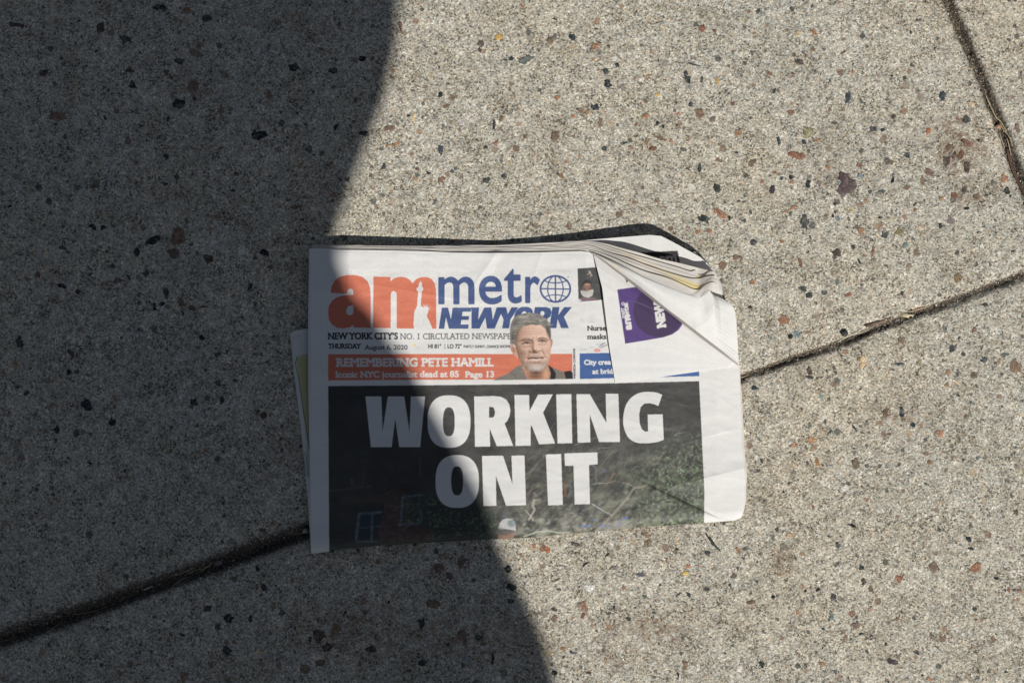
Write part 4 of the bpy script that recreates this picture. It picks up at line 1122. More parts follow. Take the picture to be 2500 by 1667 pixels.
    cv.line([(1424, 704.5), (1431, 705.5)], 2.6, pc(60, 42, 36), .85); cv.line([(1436, 705), (1443, 703.5)], 2.6, pc(60, 42, 36), .85)
    cv.poly([[(1417.5, 709), (1432, 711.5), (1448, 706), (1449, 712), (1446, 722), (1436, 727), (1424, 724), (1418, 716)]], pc(190, 186, 178), 1, .08)
    cv.line([(1420, 714), (1433, 716), (1446, 712)], 1, pc(150, 146, 142), .7)
    cv.poly([[(1412, 737), (1416, 728), (1428, 725), (1440, 727), (1452, 727), (1462, 733)]], pc(120, 92, 100), 1, .1)
    cv.poly([[(1412, 737), (1413.5, 729), (1421, 735)]], pc(196, 198, 214), 1)
    # faint printed motifs
    for (x, y, rx_, ry_, a) in ((1444, 776, 12, 12, .12), (1420, 781, 5, 7, .14), (1446, 786, 12, 1.2, .3), (1470, 842, 7, 6, .35), (1459, 841, 6, 4, .2), (1425, 853, 11, 3, .2), (1444, 848, 8, 3.5, .25)):
        cv.blob(x, y, rx_, ry_, pc(110, 140, 160), a, 0, .7)
    cv.line([(1462, 848), (1470, 840), (1478, 837)], 2, pc(80, 92, 118), .7); cv.line([(1466, 850), (1475, 845), (1486, 840)], 3, pc(120, 108, 104), .6)
    cv.line([(1415, 856), (1433, 852)], 1.4, pc(150, 178, 190), .7)
    cv.poly([superellipse(1458, 854.8, 8.2, 4.3, 2, 24)], pc(222, 126, 112), .9)
    cv.line([(1453, 855), (1463, 854.4)], 1.2, wt, .8)
    paint_portrait(cv)
    paint_photo(cv)
    # dirt and handling marks
    for _ in range(60):
        x, y = r.uniform(760, 1800), r.uniform(615, 1330)
        cv.blob(x, y, r.uniform(.5, 1.2), r.uniform(.5, 1.2), pc(60, 56, 52), r.uniform(.2, .7))


PORTRAIT = k7([(340, 1195), (560, 1100), (700, 990), (740, 900), (690, 860), (620, 770), (600, 660), (605, 400), (610, 320), (650, 240), (720, 190), (800, 165), (900, 150), (1000, 158), (1090, 185), (1160, 240), (1210, 320), (1240, 400), (1265, 560), (1262, 650), (1235, 740), (1225, 900), (1290, 1010), (1430, 1060), (1540, 1045), (1580, 1080), (1582, 1178)])


def paint_portrait(cv):
    """a generic older man with wavy grey hair, short beard and a grey jacket"""
    r = np.random.default_rng(4)
    def pl(p, c, a=1, g=.08, soft=0): cv.poly([k7(p)], pc(*c), a, g, soft)
    def bl(x, y, rx, ry, c, a=.5, an=0., s=.9):
        px, py = k7([(x, y)])[0]; cv.blob(px, py, rx / 6.357, ry / 6.357, pc(*c), a, an, s)
    def ln(p, w, c, a=.8): cv.line(k7(p), w, pc(*c), a)
    pl([(340, 1195), (450, 1140), (560, 1100), (700, 990), (790, 950), (1190, 960), (1290, 1010), (1430, 1060), (1475, 1178)], (126, 121, 112), 1, .16)
    bl(600, 1150, 120, 40, (134, 128, 116), .5); ln([(620, 1090), (680, 1110), (700, 1180)], 1.6, (70, 66, 60), .6)
    pl([(1440, 1062), (1540, 1045), (1580, 1080), (1582, 1176), (1472, 1176)], (42, 44, 46))
    pl([(770, 930), (800, 1020), (875, 1188), (1215, 1184), (1235, 1090), (1200, 960)], (186, 136, 104))
    pl([(1195, 955), (1260, 1000), (1318, 1090), (1310, 1180), (1222, 1184), (1236, 1090)], (40, 42, 44))
    bl(1000, 1130, 130, 60, (110, 78, 60), .8); bl(1160, 1100, 55, 85, (216, 168, 136), .7)
    pl([(1310, 1180), (1318, 1090), (1420, 1070), (1475, 1178)], (124, 118, 108), 1, .14)
    # ears and head
    pl([(605, 660), (640, 630), (690, 690), (735, 790), (725, 865), (660, 800), (612, 730)], (204, 156, 132)); bl(660, 730, 30, 60, (150, 102, 80), .7, -.4)
    pl([(1236, 560), (1262, 556), (1268, 610), (1258, 660), (1236, 720)], (190, 132, 106))
    face = [(684, 500), (730, 390), (830, 330), (960, 312), (1080, 326), (1165, 390), (1215, 480), (1240, 590), (1240, 720), (1228, 860), (1190, 965), (1115, 1050), (1000, 1078), (880, 1046), (790, 960), (735, 830), (690, 680)]
    pl(face, (206, 164, 138), 1, .08)
    # tone of the face from a relief lit from the upper right
    bx = cv.box([k7(face)], 2); Xp, Yp = cv.grid(bx)
    x = (Xp - 1150) * 6.357; y = (Yp - 740) * 6.357
    Hh = 330 * np.sqrt(np.clip(1 - ((x - 968) / 300) ** 2 - ((y - 680) / 430) ** 2, .02, 1))
    def gb(cx, cy, sx, sy, am, an=0.0):
        ca, sa = math.cos(an), math.sin(an); u = (x - cx) * ca + (y - cy) * sa; v = -(x - cx) * sa + (y - cy) * ca
        return am * np.exp(-(u / sx) ** 2 - (v / sy) ** 2)
    def gl(p, q, wd, am):
        L = math.hypot(q[0] - p[0], q[1] - p[1]); ux, uy = (q[0] - p[0]) / L, (q[1] - p[1]) / L
        t = np.clip((x - p[0]) * ux + (y - p[1]) * uy, 0, L)
        return am * np.exp(-(((x - p[0] - t * ux) ** 2 + (y - p[1] - t * uy) ** 2) / wd ** 2))
    Hh = Hh + gb(860, 610, 85, 38, -46) + gb(1105, 590, 78, 36, -46) + gb(855, 560, 95, 24, 22, -.1) + gb(1105, 540, 88, 24, 22, .1) + gb(860, 618, 44, 20, 20) + gb(1105, 597, 42, 20, 20)
    Hh = Hh + gl((980, 570), (990, 720), 34, 52) + gb(990, 725, 44, 36, 46) + gb(930, 742, 26, 22, 24) + gb(1058, 730, 26, 22, 24)
    Hh = Hh + gb(820, 740, 80, 60, 28) + gb(1145, 705, 70, 60, 26) + gl((898, 760), (860, 880), 16, -20) + gl((1092, 745), (1156, 850), 16, -20)
    Hh = Hh + gl((880, 868), (1130, 850), 13, -26) + gb(1005, 905, 85, 16, 22) + gb(1005, 828, 110, 20, 20) + gb(1015, 1010, 90, 46, 34) + gb(1010, 945, 70, 16, -16)
    for yy in (400, 440, 482): Hh = Hh + gl((820, yy + 8), (1110, yy - 8), 9, -6)
    for dy in (34, 58): Hh = Hh + gl((795, 650 + dy * .7), (925, 640 + dy * .7), 9, -9) + gl((1045, 618 + dy * .7), (1170, 606 + dy * .7), 9, -9)
    for k in range(3): Hh = Hh + gl((770, 620 + 22 * k), (725, 600 + 45 * k), 7, -7) + gl((1190, 600 + 22 * k), (1228, 585 + 40 * k), 7, -7)
    Hh = Hh + gl((968, 515), (972, 565), 7, -8) + gl((1012, 505), (1006, 560), 7, -8) + 3.0 * r.normal(0, 1, x.shape)
    gy_, gx_ = np.gradient(Hh, 6.357 / 2)
    nrm = 1 / np.sqrt(1 + gx_ ** 2 + gy_ ** 2)
    sh_ = np.clip((-gx_ * .34 + gy_ * .42 + .84) * nrm, 0, 1.2)
    tone = .22 + .98 * sh_
    skin = np.array(pc(224, 186, 164))[None, None] * tone[..., None] ** np.array([.95, 1.1, 1.2])
    cv.put(cv.mask([k7(face)], 2, bx), bx, np.clip(skin, .01, .95).astype(np.float32))
    # eye sockets, brows, eyes
    bl(860, 612, 80, 30, (130, 90, 72), .45); bl(1105, 592, 75, 28, (128, 88, 70), .45)
    ln([(770, 590), (820, 556), (885, 550), (945, 585)], 3.0, (122, 98, 82), .75); ln([(1025, 565), (1085, 535), (1150, 545), (1200, 585)], 2.8, (120, 96, 80), .75)
    bl(868, 622, 15, 13, (44, 40, 38), .9, 0, .4); bl(1104, 598, 15, 13, (44, 40, 38), .9, 0, .4)
    ln([(785, 640), (835, 612), (890, 612), (925, 630)], 2.4, (58, 46, 42), .95); ln([(1035, 592), (1090, 576), (1140, 586), (1180, 602)], 2.4, (58, 46, 42), .95)
    ln([(800, 640), (860, 634), (915, 632)], 1.3, (182, 160, 146), .6); ln([(1050, 604), (1110, 600), (1165, 606)], 1.2, (178, 156, 142), .6)
    for dy in (28, 48): ln([(800, 650 + dy * .6), (860, 662 + dy * .6), (925, 640 + dy * .6)], 1.2, (150, 106, 84), .6); ln([(1045, 612 + dy * .6), (1110, 624 + dy * .6), (1175, 606 + dy * .6)], 1.2, (150, 106, 84), .6)
    for y in (405, 445, 480): ln([(800, y + 8), (900, y - 8), (1000, y - 4), (1110, y - 10)], .9, (176, 130, 104), .5)
    ln([(965, 520), (970, 570)], 1.2, (140, 98, 78), .6); ln([(1010, 510), (1005, 560)], 1.2, (140, 98, 78), .6)
    # nose
    bl(1000, 768, 60, 12, (98, 66, 54), .8)
    # moustache, mouth, beard
    bl(1005, 820, 130, 28, (156, 136, 122), .6); bl(1010, 965, 175, 105, (172, 154, 140), .5); bl(1020, 1008, 125, 48, (206, 200, 190), .65)
    bl(1015, 912, 75, 14, (176, 124, 106), .6); bl(800, 930, 50, 80, (150, 130, 116), .45, -.4)
    ln([(885, 868), (960, 852), (1040, 868), (1130, 846)], 3.0, (104, 66, 56), .95); ln([(965, 870), (1020, 880), (1085, 864)], 2.4, (226, 214, 202), .95)
    ln([(920, 902), (1010, 910), (1100, 880)], 2.0, (186, 132, 112), .8)
    for _ in range(260):
        x, y = r.normal(1000, 130), r.normal(965, 65)
        if not (770 < x < 1225 and 800 < y < 1065): continue
        g = r.uniform(96, 236); ln([(x, y), (x + r.normal(0, 8), y + r.uniform(8, 26))], .8, (g, g * .97, g * .92), .5)
    bl(1010, 1080, 130, 22, (72, 54, 44), .75)
    # hair
    hp = [(608, 640), (602, 520), (604, 400), (614, 330), (640, 262), (668, 225), (720, 186), (770, 176), (800, 160), (860, 152), (905, 146), (960, 156), (1010, 156), (1085, 182), (1130, 212), (1165, 240), (1205, 310), (1235, 390), (1243, 480), (1240, 600), (1216, 560), (1195, 470), (1160, 405), (1120, 372), (1075, 335), (1010, 345), (940, 318), (870, 352), (800, 352), (752, 398), (716, 440), (694, 520), (692, 668), (650, 630)]
    pl(hp, (136, 131, 122), 1, .22)
    bl(860, 215, 150, 40, (172, 168, 160), .7, -.15); bl(1060, 230, 110, 34, (150, 146, 138), .6, .3); bl(690, 300, 50, 90, (92, 86, 78), .7, .5); bl(1195, 430, 40, 120, (64, 60, 55), .75, -.2); bl(655, 540, 42, 110, (74, 69, 63), .75); bl(930, 318, 150, 26, (96, 90, 82), .7)
    for _ in range(230):
        t = r.random(); x = 620 + 590 * t; top = 420 - 262 * math.sin(math.pi * (.08 + .84 * t)) ** .7
        y = top + r.uniform(6, 150) * (.35 + .65 * math.sin(math.pi * t)) * .95
        if t < .14: y = r.uniform(320, 640); x = 612 + r.uniform(4, 70)
        g = r.uniform(58, 206); sg = 1 if t < .45 else -1
        ln([(x, y), (x + r.uniform(14, 44), y - sg * r.uniform(4, 26)), (x + r.uniform(40, 86), y - sg * r.uniform(-8, 34))], r.uniform(.7, 1.5), (g, g * .98, g * .93), .5)
    b = cv.box([PORTRAIT], 1); m = blur(cv.mask([PORTRAIT], 2, b), 1)
    ys, xs = (b[1] - cv.y0) * 2, (b[0] - cv.x0) * 2
    sub = cv.img[ys:ys + m.shape[0], xs:xs + m.shape[1]]
    bb = np.stack([blur(sub[..., c], 1.6) for c in range(3)], -1); bb = np.clip(bb, 0, 1) ** 1.1 * 1.06 * (1 + .09 * r.normal(0, 1, m.shape))[..., None]
    sub[:] = sub * (1 - .75 * m[..., None]) + np.clip(bb, .01, 1) * .75 * m[..., None]


paint_front(FC)

# ------------------------------------------------------------------ newspaper geometry
FTOP = [(754.7, 606.8), (807, 607.6), (820, 610), (954, 611.6), (1050, 614), (1100, 617), (1199, 618), (1318, 616.5), (1419, 613), (1440, 616)]
FDIAG = [(1470, 640), (1530, 690), (1600, 745), (1680, 806), (1740, 850), (1803, 892)]
FBOT = [(760.5, 1350.5), (804, 1346), (808, 1342.5), (931, 1331), (1119, 1319.5), (1209, 1315.5), (1290, 1312), (1455, 1297), (1560, 1286.6), (1718, 1276), (1793, 1270), (1810, 1263)]
FLEFT = [(760.5, 1350.5), (758.6, 1335), (757.4, 1201), (755.5, 1098), (752.6, 952), (752.2, 780), (754.7, 606.8)]
FRIGHT = [(1810, 1263), (1814.5, 1246), (1818, 1225), (1818.5, 1161), (1813, 1110), (1810.5, 1070), (1807, 975), (1804, 920), (1803, 892)]
_ft = np.array(FTOP + FDIAG); _fb = np.array(FBOT)


def h_front(X, Y):
    """height of the front page (m)"""
    yt = np.interp(X, _ft[:, 0], _ft[:, 1]); yb = np.interp(X, _fb[:, 0], _fb[:, 1])
    t = np.clip((Y - yt) / (yb - yt), -.1, 1)
    zt = np.interp(X, [755, 850, 1050, 1210, 1330, 1430, 1500, 1650, 1800], [9.5, 12.5, 11, 8.2, 9.5, 11.5, 10, 8.5, 5.5])
    zm = np.interp(X, [755, 900, 1600, 1750, 1815], [8.2, 9.0, 8.6, 6.6, 4.4])
    z = zt + (zm - zt) * sstep(0, .32, t)
    z = z * (1 - .22 * sstep(.5, 1, t))
    # soft waves of handled paper
    z = z + .55 * fbm(X, Y * 1.5, 210, 61, 2) + .24 * fbm(X * .7 + Y, Y - .3 * X, 80, 71, 2)
    z = z + .34 * fbm(X * .5, Y * 1.6, 60, 81, 3) + .16 * fbm(X + .6 * Y, 2.2 * Y - X, 45, 85, 2)
    z = z + .30 * np.exp(-((Y - 700 - .16 * (X - 800)) / 26.0) ** 2) * sstep(1150, 860, X)           # ripple across the masthead
    # a few faint folds left by handling
    for (ax, ay), (bx, by), amp, wd in (((1225, 600), (1140, 720), .35, 9), ((1330, 600), (1300, 680), .25, 8), ((880, 690), (1200, 745), .28, 10), ((1000, 900), (1180, 880), .18, 6), ((1450, 1010), (1715, 1060), .3, 12), ((1560, 960), (1720, 1000), .22, 8),
                                        ((1240, 1120), (1420, 1180), .3, 9), ((1390, 1290), (1470, 1170), .25, 8), ((1640, 1090), (1815, 1040), .3, 9), ((1730, 950), (1812, 1010), .22, 7), ((765, 1000), (800, 980), .2, 5), ((1180, 1240), (1320, 1220), .3, 12), ((1500, 1260), (1640, 1215), .3, 10)):
        L = math.hypot(bx - ax, by - ay); ux, uy = (bx - ax) / L, (by - ay) / L
        al = (X - ax) * ux + (Y - ay) * uy; sd = -(X - ax) * uy + (Y - ay) * ux
        z = z + amp * np.exp(-np.abs(sd) / wd) * sstep(-15, L * .35, al) * sstep(L + 15, L * .65, al)
    # sharp crease towards the lower right corner
    a = np.array([1520., 1150.]); b = np.array([1800., 1282.]); d = (b - a) / np.linalg.norm(b - a); n = np.array([-d[1], d[0]])
    s = (X - a[0]) * n[0] + (Y - a[1]) * n[1]; al = (X - a[0]) * d[0] + (Y - a[1]) * d[1]
    w = sstep(20, 130, al)
    z = z - w * (1.2 * np.exp(-(s / 4.0) ** 2) + .9 * np.exp(-np.abs(s) / 30.0) * (s > 0))
    # shallow ridge at the right margin (lit wedge below it)
    s2 = Y - (1172 - .25 * (X - 1700)); w2 = sstep(1450, 1720, X)
    z = z + w2 * 1.5 * np.exp(-np.abs(s2) / np.where(s2 > 0, 70., 26.))
    s3 = Y - (890 - .13 * (X - 1640)); z = z + sstep(1500, 1700, X) * .7 * np.exp(-np.abs(s3 - 14) / 12.)
    # ridge from the fold apex, and one down from (1200, 600)
    s4 = (X - 1210) + .55 * (Y - 620); z = z + .45 * np.exp(-(s4 / 16.) ** 2) * sstep(760, 620, Y)
    # folded bottom edge and soft left edge
    db = np.clip(yb - Y, 0, None); r = 26.0
    k = np.where(db < r, np.sqrt(np.clip(1 - ((r - db) / r) ** 2, 0, 1)), 1)
    z = z * (.22 + .78 * k)
    dl = np.clip(X - 753, 0, None); z = z - 1.3 * np.where(dl < 9, (1 - dl / 9) ** 2, 0)
    return np.maximum(z, 1.0) * .001


NEWS_O = np.array(((1285 - 1250) * S, (833.5 - 960) * S, 0.0))
news = tag(bpy.data.objects.new("newspaper", None), "folded tabloid newspaper with curled top right corner lying on the concrete", "newspaper")
scene.collection.objects.link(news); news.location = tuple(NEWS_O)


def part(name, me, mat, parent=None):
    return link(name, me, mat, parent or news)


def sheet(name, P, mat, canvas=None, col=None, parent=None):
    """P (m,n,3): photo px and height in mm"""
    m, n, _ = P.shape
    V = W(P[..., 0], P[..., 1], P[..., 2] * .001).reshape(-1, 3) - NEWS_O
    if canvas is not None: col = canvas.sample(P[..., 0], P[..., 1])
    elif col is None: col = np.tile(PAPER, (m * n, 1))
    F = grid_faces(m, n)
    a, b, c = V[F[:, 0]], V[F[:, 1]], V[F[:, 2]]
    if np.median(np.cross(b - a, c - a)[:, 2]) < 0: F = F[:, ::-1]
    return part(name, raw_mesh(name, V, F, col), mat, parent)


# front page: one dense grid cut into printed regions
nX, nY = 1060, 690
bot = resample(FBOT, nX, 'x'); top = resample(FTOP + FDIAG, nX, 'x')
lef = resample(FLEFT, nY); rig = resample(FRIGHT, nY)
# tiny raggedness of the paper edge
rig[:, 0] += np.convolve(rng.normal(0, .8, nY), np.ones(5) / 5, 'same'); rig[0], rig[-1] = bot[-1], top[-1]
PF = coons(bot, top, lef, rig)
FX, FY = PF[..., 0], PF[..., 1]
FZ = h_front(FX, FY)
VF = W(FX, FY, FZ).reshape(-1, 3) - NEWS_O
CF = FC.sample(FX, FY)
FF = grid_faces(nY, nX)
cxf = FX.ravel()[FF].mean(1); cyf = FY.ravel()[FF].mean(1)


def in_polys(polys, x, y):
    m = FC.mask(polys)
    return m[np.clip(((y - FC.y0) * 2).astype(int), 0, m.shape[0] - 1), np.clip(((x - FC.x0) * 2).astype(int), 0, m.shape[1] - 1)] > .5


region = np.zeros(len(FF), int)
inb = lambda x0, y0, x1, y1: (cxf > x0) & (cxf < x1) & (cyf > y0) & (cyf < y1)
region[inb(798, 660, 1398, 806)] = 1
region[inb(800.8, 864, 1397.5, 928.5) & in_polys([[(800.8, 864.5), (1397.5, 863.6), (1397.5, 925.2), (800.8, 928.3)]], cxf, cyf)] = 2
region[in_polys([PHOTO], cxf, cyf)] = 3
hd = np.zeros(len(FF), bool)
for P in HEAD.values(): hd |= in_polys(P, cxf, cyf)
region[hd] = 4
region[in_polys([PORTRAIT], cxf, cyf) & (cyf < 927)] = 5
region[in_polys([[(1410, 655.6), (1475, 651), (1478, 731), (1412.5, 737)]], cxf, cyf)] = 6
region[in_polys([[(1415, 862.5), (1706.5, 858), (1707, 918), (1415.6, 925)]], cxf, cyf)] = 7
front = None
for k, (nm, mt) in enumerate((("front_page", M_PAPER), ("masthead", M_INK), ("story_banner", M_INK), ("cover_photo", M_INK), ("headline", M_PAPER), ("portrait_picture", M_PAPER), ("side_picture", M_INK), ("teaser_box", M_PAPER))):
    f = FF[region == k]
    u, inv = np.unique(f, return_inverse=True)
    o = part(nm, raw_mesh(nm, VF[u], inv.reshape(f.shape), CF[u]), mt, front)
    if k == 0: front = o
del PF, FX, FY, FZ, VF, CF, FF

# inner pages: a stack of sheets under the front page
WARM = np.array((.70, .675, .63))
for k in range(9):
    f = 1 - (k + 1) / 10.0
    jit = lambda a, q: np.column_stack([np.array(a)[:, 0] + q[0], np.array(a)[:, 1] + q[1]])
    dx = rng.uniform(-1.5, .5); rx = [3.6, 1.2, 4.6, 2.2, .5, 3.2, 1.8, .2, 2.6][k] * .8
    b_ = jit(FBOT, (0, -12)); t_ = jit(FTOP + FDIAG, (0, 6)); l_ = jit(FLEFT, (4 + dx, 0)); r_ = jit(FRIGHT, (rx, 0))
    r_[:, 0] += np.interp(r_[:, 1], [890, 1000, 1090, 1120, 1200, 1240, 1262], [0, .5, 3.0, 1.0, 1.5, -1, -4])
    b_[0] = l_[0]; b_[-1] = r_[0]; t_[0] = l_[-1]; t_[-1] = r_[-1]
    B = resample(b_, 130, 'x'); T = resample(t_, 130, 'x'); L = resample(l_, 80); R = resample(r_, 80)
    R[:, 0] += np.convolve(rng.normal(0, 1.1, 80), np.ones(5) / 5, 'same') ; R[0], R[-1] = B[-1], T[-1]
    P = coons(B, T, L, R)
    z = np.maximum(h_front(np.minimum(P[..., 0], 1806), P[..., 1]) * 1000 * f - .25 * f - 1.0 * f * sstep(1430, 1560, P[..., 0]) * sstep(1080, 1150, P[..., 1]), .55 + .05 * (9 - k))
    sheet("inner_page", np.dstack([P[..., :2], z]), M_PAPER, col=np.tile(WARM * rng.uniform(.93, 1.03), (P.shape[0] * P.shape[1], 1)))

# back page, seen at the upper right behind the curled pages
RTOP = [(762.8, 597.4), (850, 598.2), (954, 600.5), (1050, 600), (1100, 599.6), (1211, 598), (1318, 592.7), (1425, 587), (1500, 580.5), (1586, 573.7), (1614.5, 576.4), (1645, 592), (1683, 613), (1710, 628), (1726, 642), (1742, 661)]
BC = Canvas(750, 560, 1010, 240, PAPER * .98)
BC.poly([[(1500, 619), (1654.7, 612), (1660, 645), (1658, 676), (1500, 690)]], pc(46, 42, 42), 1, .12)
text(BC, ".com", (1585, 645), (1652, 640), 24, PAPER * .75, .9, .03)
BC.line([(1530, 586), (1545, 586.5)], .9, pc(170, 190, 210), .6)


def z_rear(X): return np.interp(X, [760, 850, 1050, 1210, 1330, 1430, 1500, 1590, 1650, 1700, 1742], [6.5, 9.5, 7.6, 4.2, 6.0, 8.0, 9.6, 11.2, 11.0, 10.0, 8.5])


tp = resample(RTOP, 420, 'x'); tp = np.column_stack([tp, z_rear(tp[:, 0]) + .25 * vnoise(tp[:, 0], tp[:, 0], 40, 91)])
bt = np.column_stack([tp[:, 0] * 1.0, np.interp(tp[:, 0], [762, 1440, 1742], [640, 690, 745]), np.full(420, 3.0)])
m_ = 60; vv = np.linspace(0, 1, m_)[:, None, None]
P = bt[None] * (1 - vv) + tp[None] * vv
P[..., 2] = P[..., 2] * 0 + (bt[None, :, 2] * (1 - vv[..., 0]) + tp[None, :, 2] * vv[..., 0]) + 1.4 * np.sin(vv[..., 0] * math.pi) * sstep(1450, 1600, P[..., 0])
back = sheet("back_page", P, M_PAPER, BC)
# a lower sheet whose corner shows past the back page
lo = np.array([[(1560, 640, 4), (1700, 700, 4)], [(1640, 596, 5), (1711, 628, 6)], [(1668, 604, 6), (1711, 629, 6.5)]], float)
lo = np.array([[(1600, 640, 5), (1660, 660, 5), (1715, 690, 5)], [(1650, 612, 6), (1690, 625, 6), (1718, 640, 6)], [(1672, 618, 7), (1696, 614.5, 7.2), (1711, 629, 7)]], float)
sheet("inner_page", lo, M_PAPER)

# fan of curled pages at the top right
def kz(p): return C(1430, 560, 6.72, p)


UC = [
    [(30, 352), (200, 412), (450, 520), (700, 650), (930, 770), (1200, 885), (1500, 1003), (1720, 1080), (1830, 1092), (1900, 1075), (1985, 1030), (2030, 1000)],
    [(10, 325), (200, 372), (480, 478), (740, 600), (1000, 700), (1350, 800), (1600, 908), (1760, 980), (1850, 988), (1930, 935), (2050, 872), (2110, 874), (2155, 916)],
    [(0, 300), (180, 332), (450, 432), (700, 522), (950, 612), (1250, 722), (1550, 842), (1780, 925), (1850, 930), (1920, 880), (2040, 806), (2105, 806), (2178, 838)],
    [(0, 264), (130, 282), (400, 388), (700, 474), (1000, 590), (1400, 722), (1700, 802), (1880, 806), (1960, 782), (2060, 765), (2130, 768), (2188, 812)],
    [(0, 236), (180, 266), (450, 352), (750, 442), (1100, 560), (1500, 680), (1780, 768), (1860, 778), (1905, 796), (2000, 714), (2062, 690), (2112, 746)],
    [(0, 214), (200, 240), (420, 300), (800, 420), (1150, 520), (1500, 622), (1720, 690), (1800, 672), (1850, 745), (1940, 740), (2060, 692), (2110, 745)],
    [(0, 190), (150, 205), (350, 240), (600, 310), (900, 390), (1200, 480), (1500, 545), (1800, 620), (2000, 670), (2095, 690)]]
ftop = np.array(FTOP)
ZU = [23.0, 22.6, 21.0, 20.3, 18.9, 18.4, 17.7]
NF = 260


def fan_curve(k, n=NF):
    q = smooth_curve(kz(UC[k]), 6)
    xl = np.array([762, 860, 980, 1100, 1210, 1330, 1400])
    f = (k + .6) / 7.4
    yf = np.interp(xl, ftop[:, 0], ftop[:, 1]); yr = np.interp(xl, np.array(RTOP)[:, 0], np.array(RTOP)[:, 1])
    fr = f + .10 * vnoise(xl, xl * 0 + k * 40, 160, 100 + k)
    yl = yf + (yr - yf) * np.clip(fr, .05, .97)
    pts = np.vstack([np.column_stack([xl, yl]), q])
    P = resample(pts, n, 'len')
    z0 = np.interp(P[:, 0], [755, 850, 1050, 1210, 1330, 1430], [9.5, 12.5, 11, 8.2, 9.5, 11.5]); zr = z_rear(P[:, 0])
    zl = z0 - .5 + (zr - z0 + .7) * f
    u = sstep(1425, 1560, P[:, 0]); zz = zl * (1 - u) + ZU[k] * u
    # wave at the right-hand end: valley then crest
    v = np.exp(-((P[:, 0] - 1706) / 12.0) ** 2); cst = np.exp(-((P[:, 0] - 1740) / 14.0) ** 2)
    zz = zz - 1.2 * v + .8 * cst - 2.5 * sstep(1742, 1760, P[:, 0])
    return np.column_stack([P, zz + .15 * vnoise(P[:, 0], P[:, 1], 30, 120 + k)])


FAN = Canvas(750, 560, 1090, 350, PAPER)
FAN.img[:] *= np.array((.97, .94, .90), np.float32)
# yellow print along one page edge, fading to the left, and a red trace
b_ = FAN.box([kz([(900, 520), (1920, 1000)])], 2); X_, Y_ = FAN.grid(b_)
strip = FAN.mask([kz([(420, 268), (700, 380), (1000, 540), (1350, 690), (1600, 800), (1780, 880), (1890, 905), (1890, 925), (1850, 995), (1760, 985), (1500, 870), (1200, 730), (900, 600), (600, 440)])], 2, b_)
sp = (np.random.default_rng(2).random(X_.shape) < sstep(1540, 1700, X_) * .6 + .08).astype(np.float32)
FAN.put(blur(strip, 2) * (.15 + .7 * sp) * sstep(1560, 1690, X_).astype(np.float32), b_, pc(246, 222, 90))
FAN.poly([kz([(420, 268), (700, 378), (1000, 530), (1300, 660), (1250, 700), (900, 570), (600, 420)])], pc(236, 214, 140), .22, .1, 1)
FAN.poly([kz([(1805, 770), (1850, 772), (1898, 790), (1890, 812), (1840, 800)])], pc(250, 214, 60), .95)
FAN.poly([kz([(650, 430), (760, 470), (860, 510), (740, 480)])], pc(190, 90, 84), .7, .1, 1)
FAN.poly([kz([(1500, 560), (1800, 640), (1800, 652), (1500, 572)])], pc(200, 196, 190), .5)
curves = [fan_curve(k) for k in range(7)]
tints = [1.0, .99, .97, .97, .96, .97, .98]
for k in range(1, 7):
    up = curves[k]; lo_ = curves[k - 1].copy()
    drop = np.interp(lo_[:, 0], [760, 1400, 1470, 1600, 1760], [2.0, 2.5, 5, 8, 6])
    lo_[:, 1] += drop; lo_[:, 0] -= np.interp(lo_[:, 0], [1400, 1500, 1700, 1760], [0, 2, 3, 4])
    lo_[:, 2] -= np.interp(lo_[:, 0], [760, 1430, 1560], [.35, .5, .05])
    lo_[:, 2] -= 1.5 * np.exp(-((lo_[:, 0] - 1490) / 45.0) ** 2) * (k in (1, 2, 4)) + .8 * (k in (4, 6)) * sstep(1520, 1580, lo_[:, 0])
    v = np.linspace(0, 1, 14)[:, None, None]
    P = lo_[None] * (1 - v) + up[None] * v
    sag = np.sin(v[..., 0] * math.pi) * np.interp(P[..., 0], [1430, 1480, 1560, 1680, 1720], [0, .3, .6, .5, .1]) * [0, .3, 1.1, .2, .7, .3, 1.0][k]
    P[..., 2] -= sag
    col = FAN.sample(P[..., 0], P[..., 1]) * tints[k]
    sheet("curled_page", P, M_THIN, col=col)
# page ends hanging down at the right of the fan
tail = np.array([[(1722, 716, 9.5), (1740, 724, 9), (1752, 729, 8), (1764, 731, 6)], [(1726, 700, 10.5), (1742, 704, 10.5), (1755, 709, 9.5), (1764.5, 712, 7)], [(1730, 684, 11), (1744, 684, 11.3), (1754, 686, 10), (1760, 690, 7.5)], [(1732, 668, 11), (1741, 664, 11.5), (1748, 668, 10), (1753, 675, 8)]], float)
tl = np.stack([resample(np.array([r_ for r_ in tail[i]]), 24) for i in range(4)])
tl = np.stack([np.stack([np.interp(np.linspace(0, 3, 24), range(4), tl[:, j, c]) for c in range(3)], -1) for j in range(24)], 1)
sheet("curled_page", tl, M_THIN, col=np.tile(PAPER * .97, (24 * 24, 1)))

# folded-down corner lying on the front page, with its printed advertisement
DLOW = kz([(135, 425), (160, 440), (300, 545), (470, 675), (640, 803), (850, 975), (1100, 1180), (1350, 1360)]) + [(1660, 786), (1700, 817), (1745, 851), (1795, 888), (1801, 892)]
DUP = kz([(60, 372), (150, 405), (300, 500), (470, 632), (660, 770), (870, 930), (1120, 1130), (1370, 1330)]) + [(1664, 780), (1704, 811), (1750, 846), (1799, 884), (1804, 891)]
AC = Canvas(1430, 600, 390, 350, PAPER)
def k3(p): return C(1370, 560, 4.237, p)


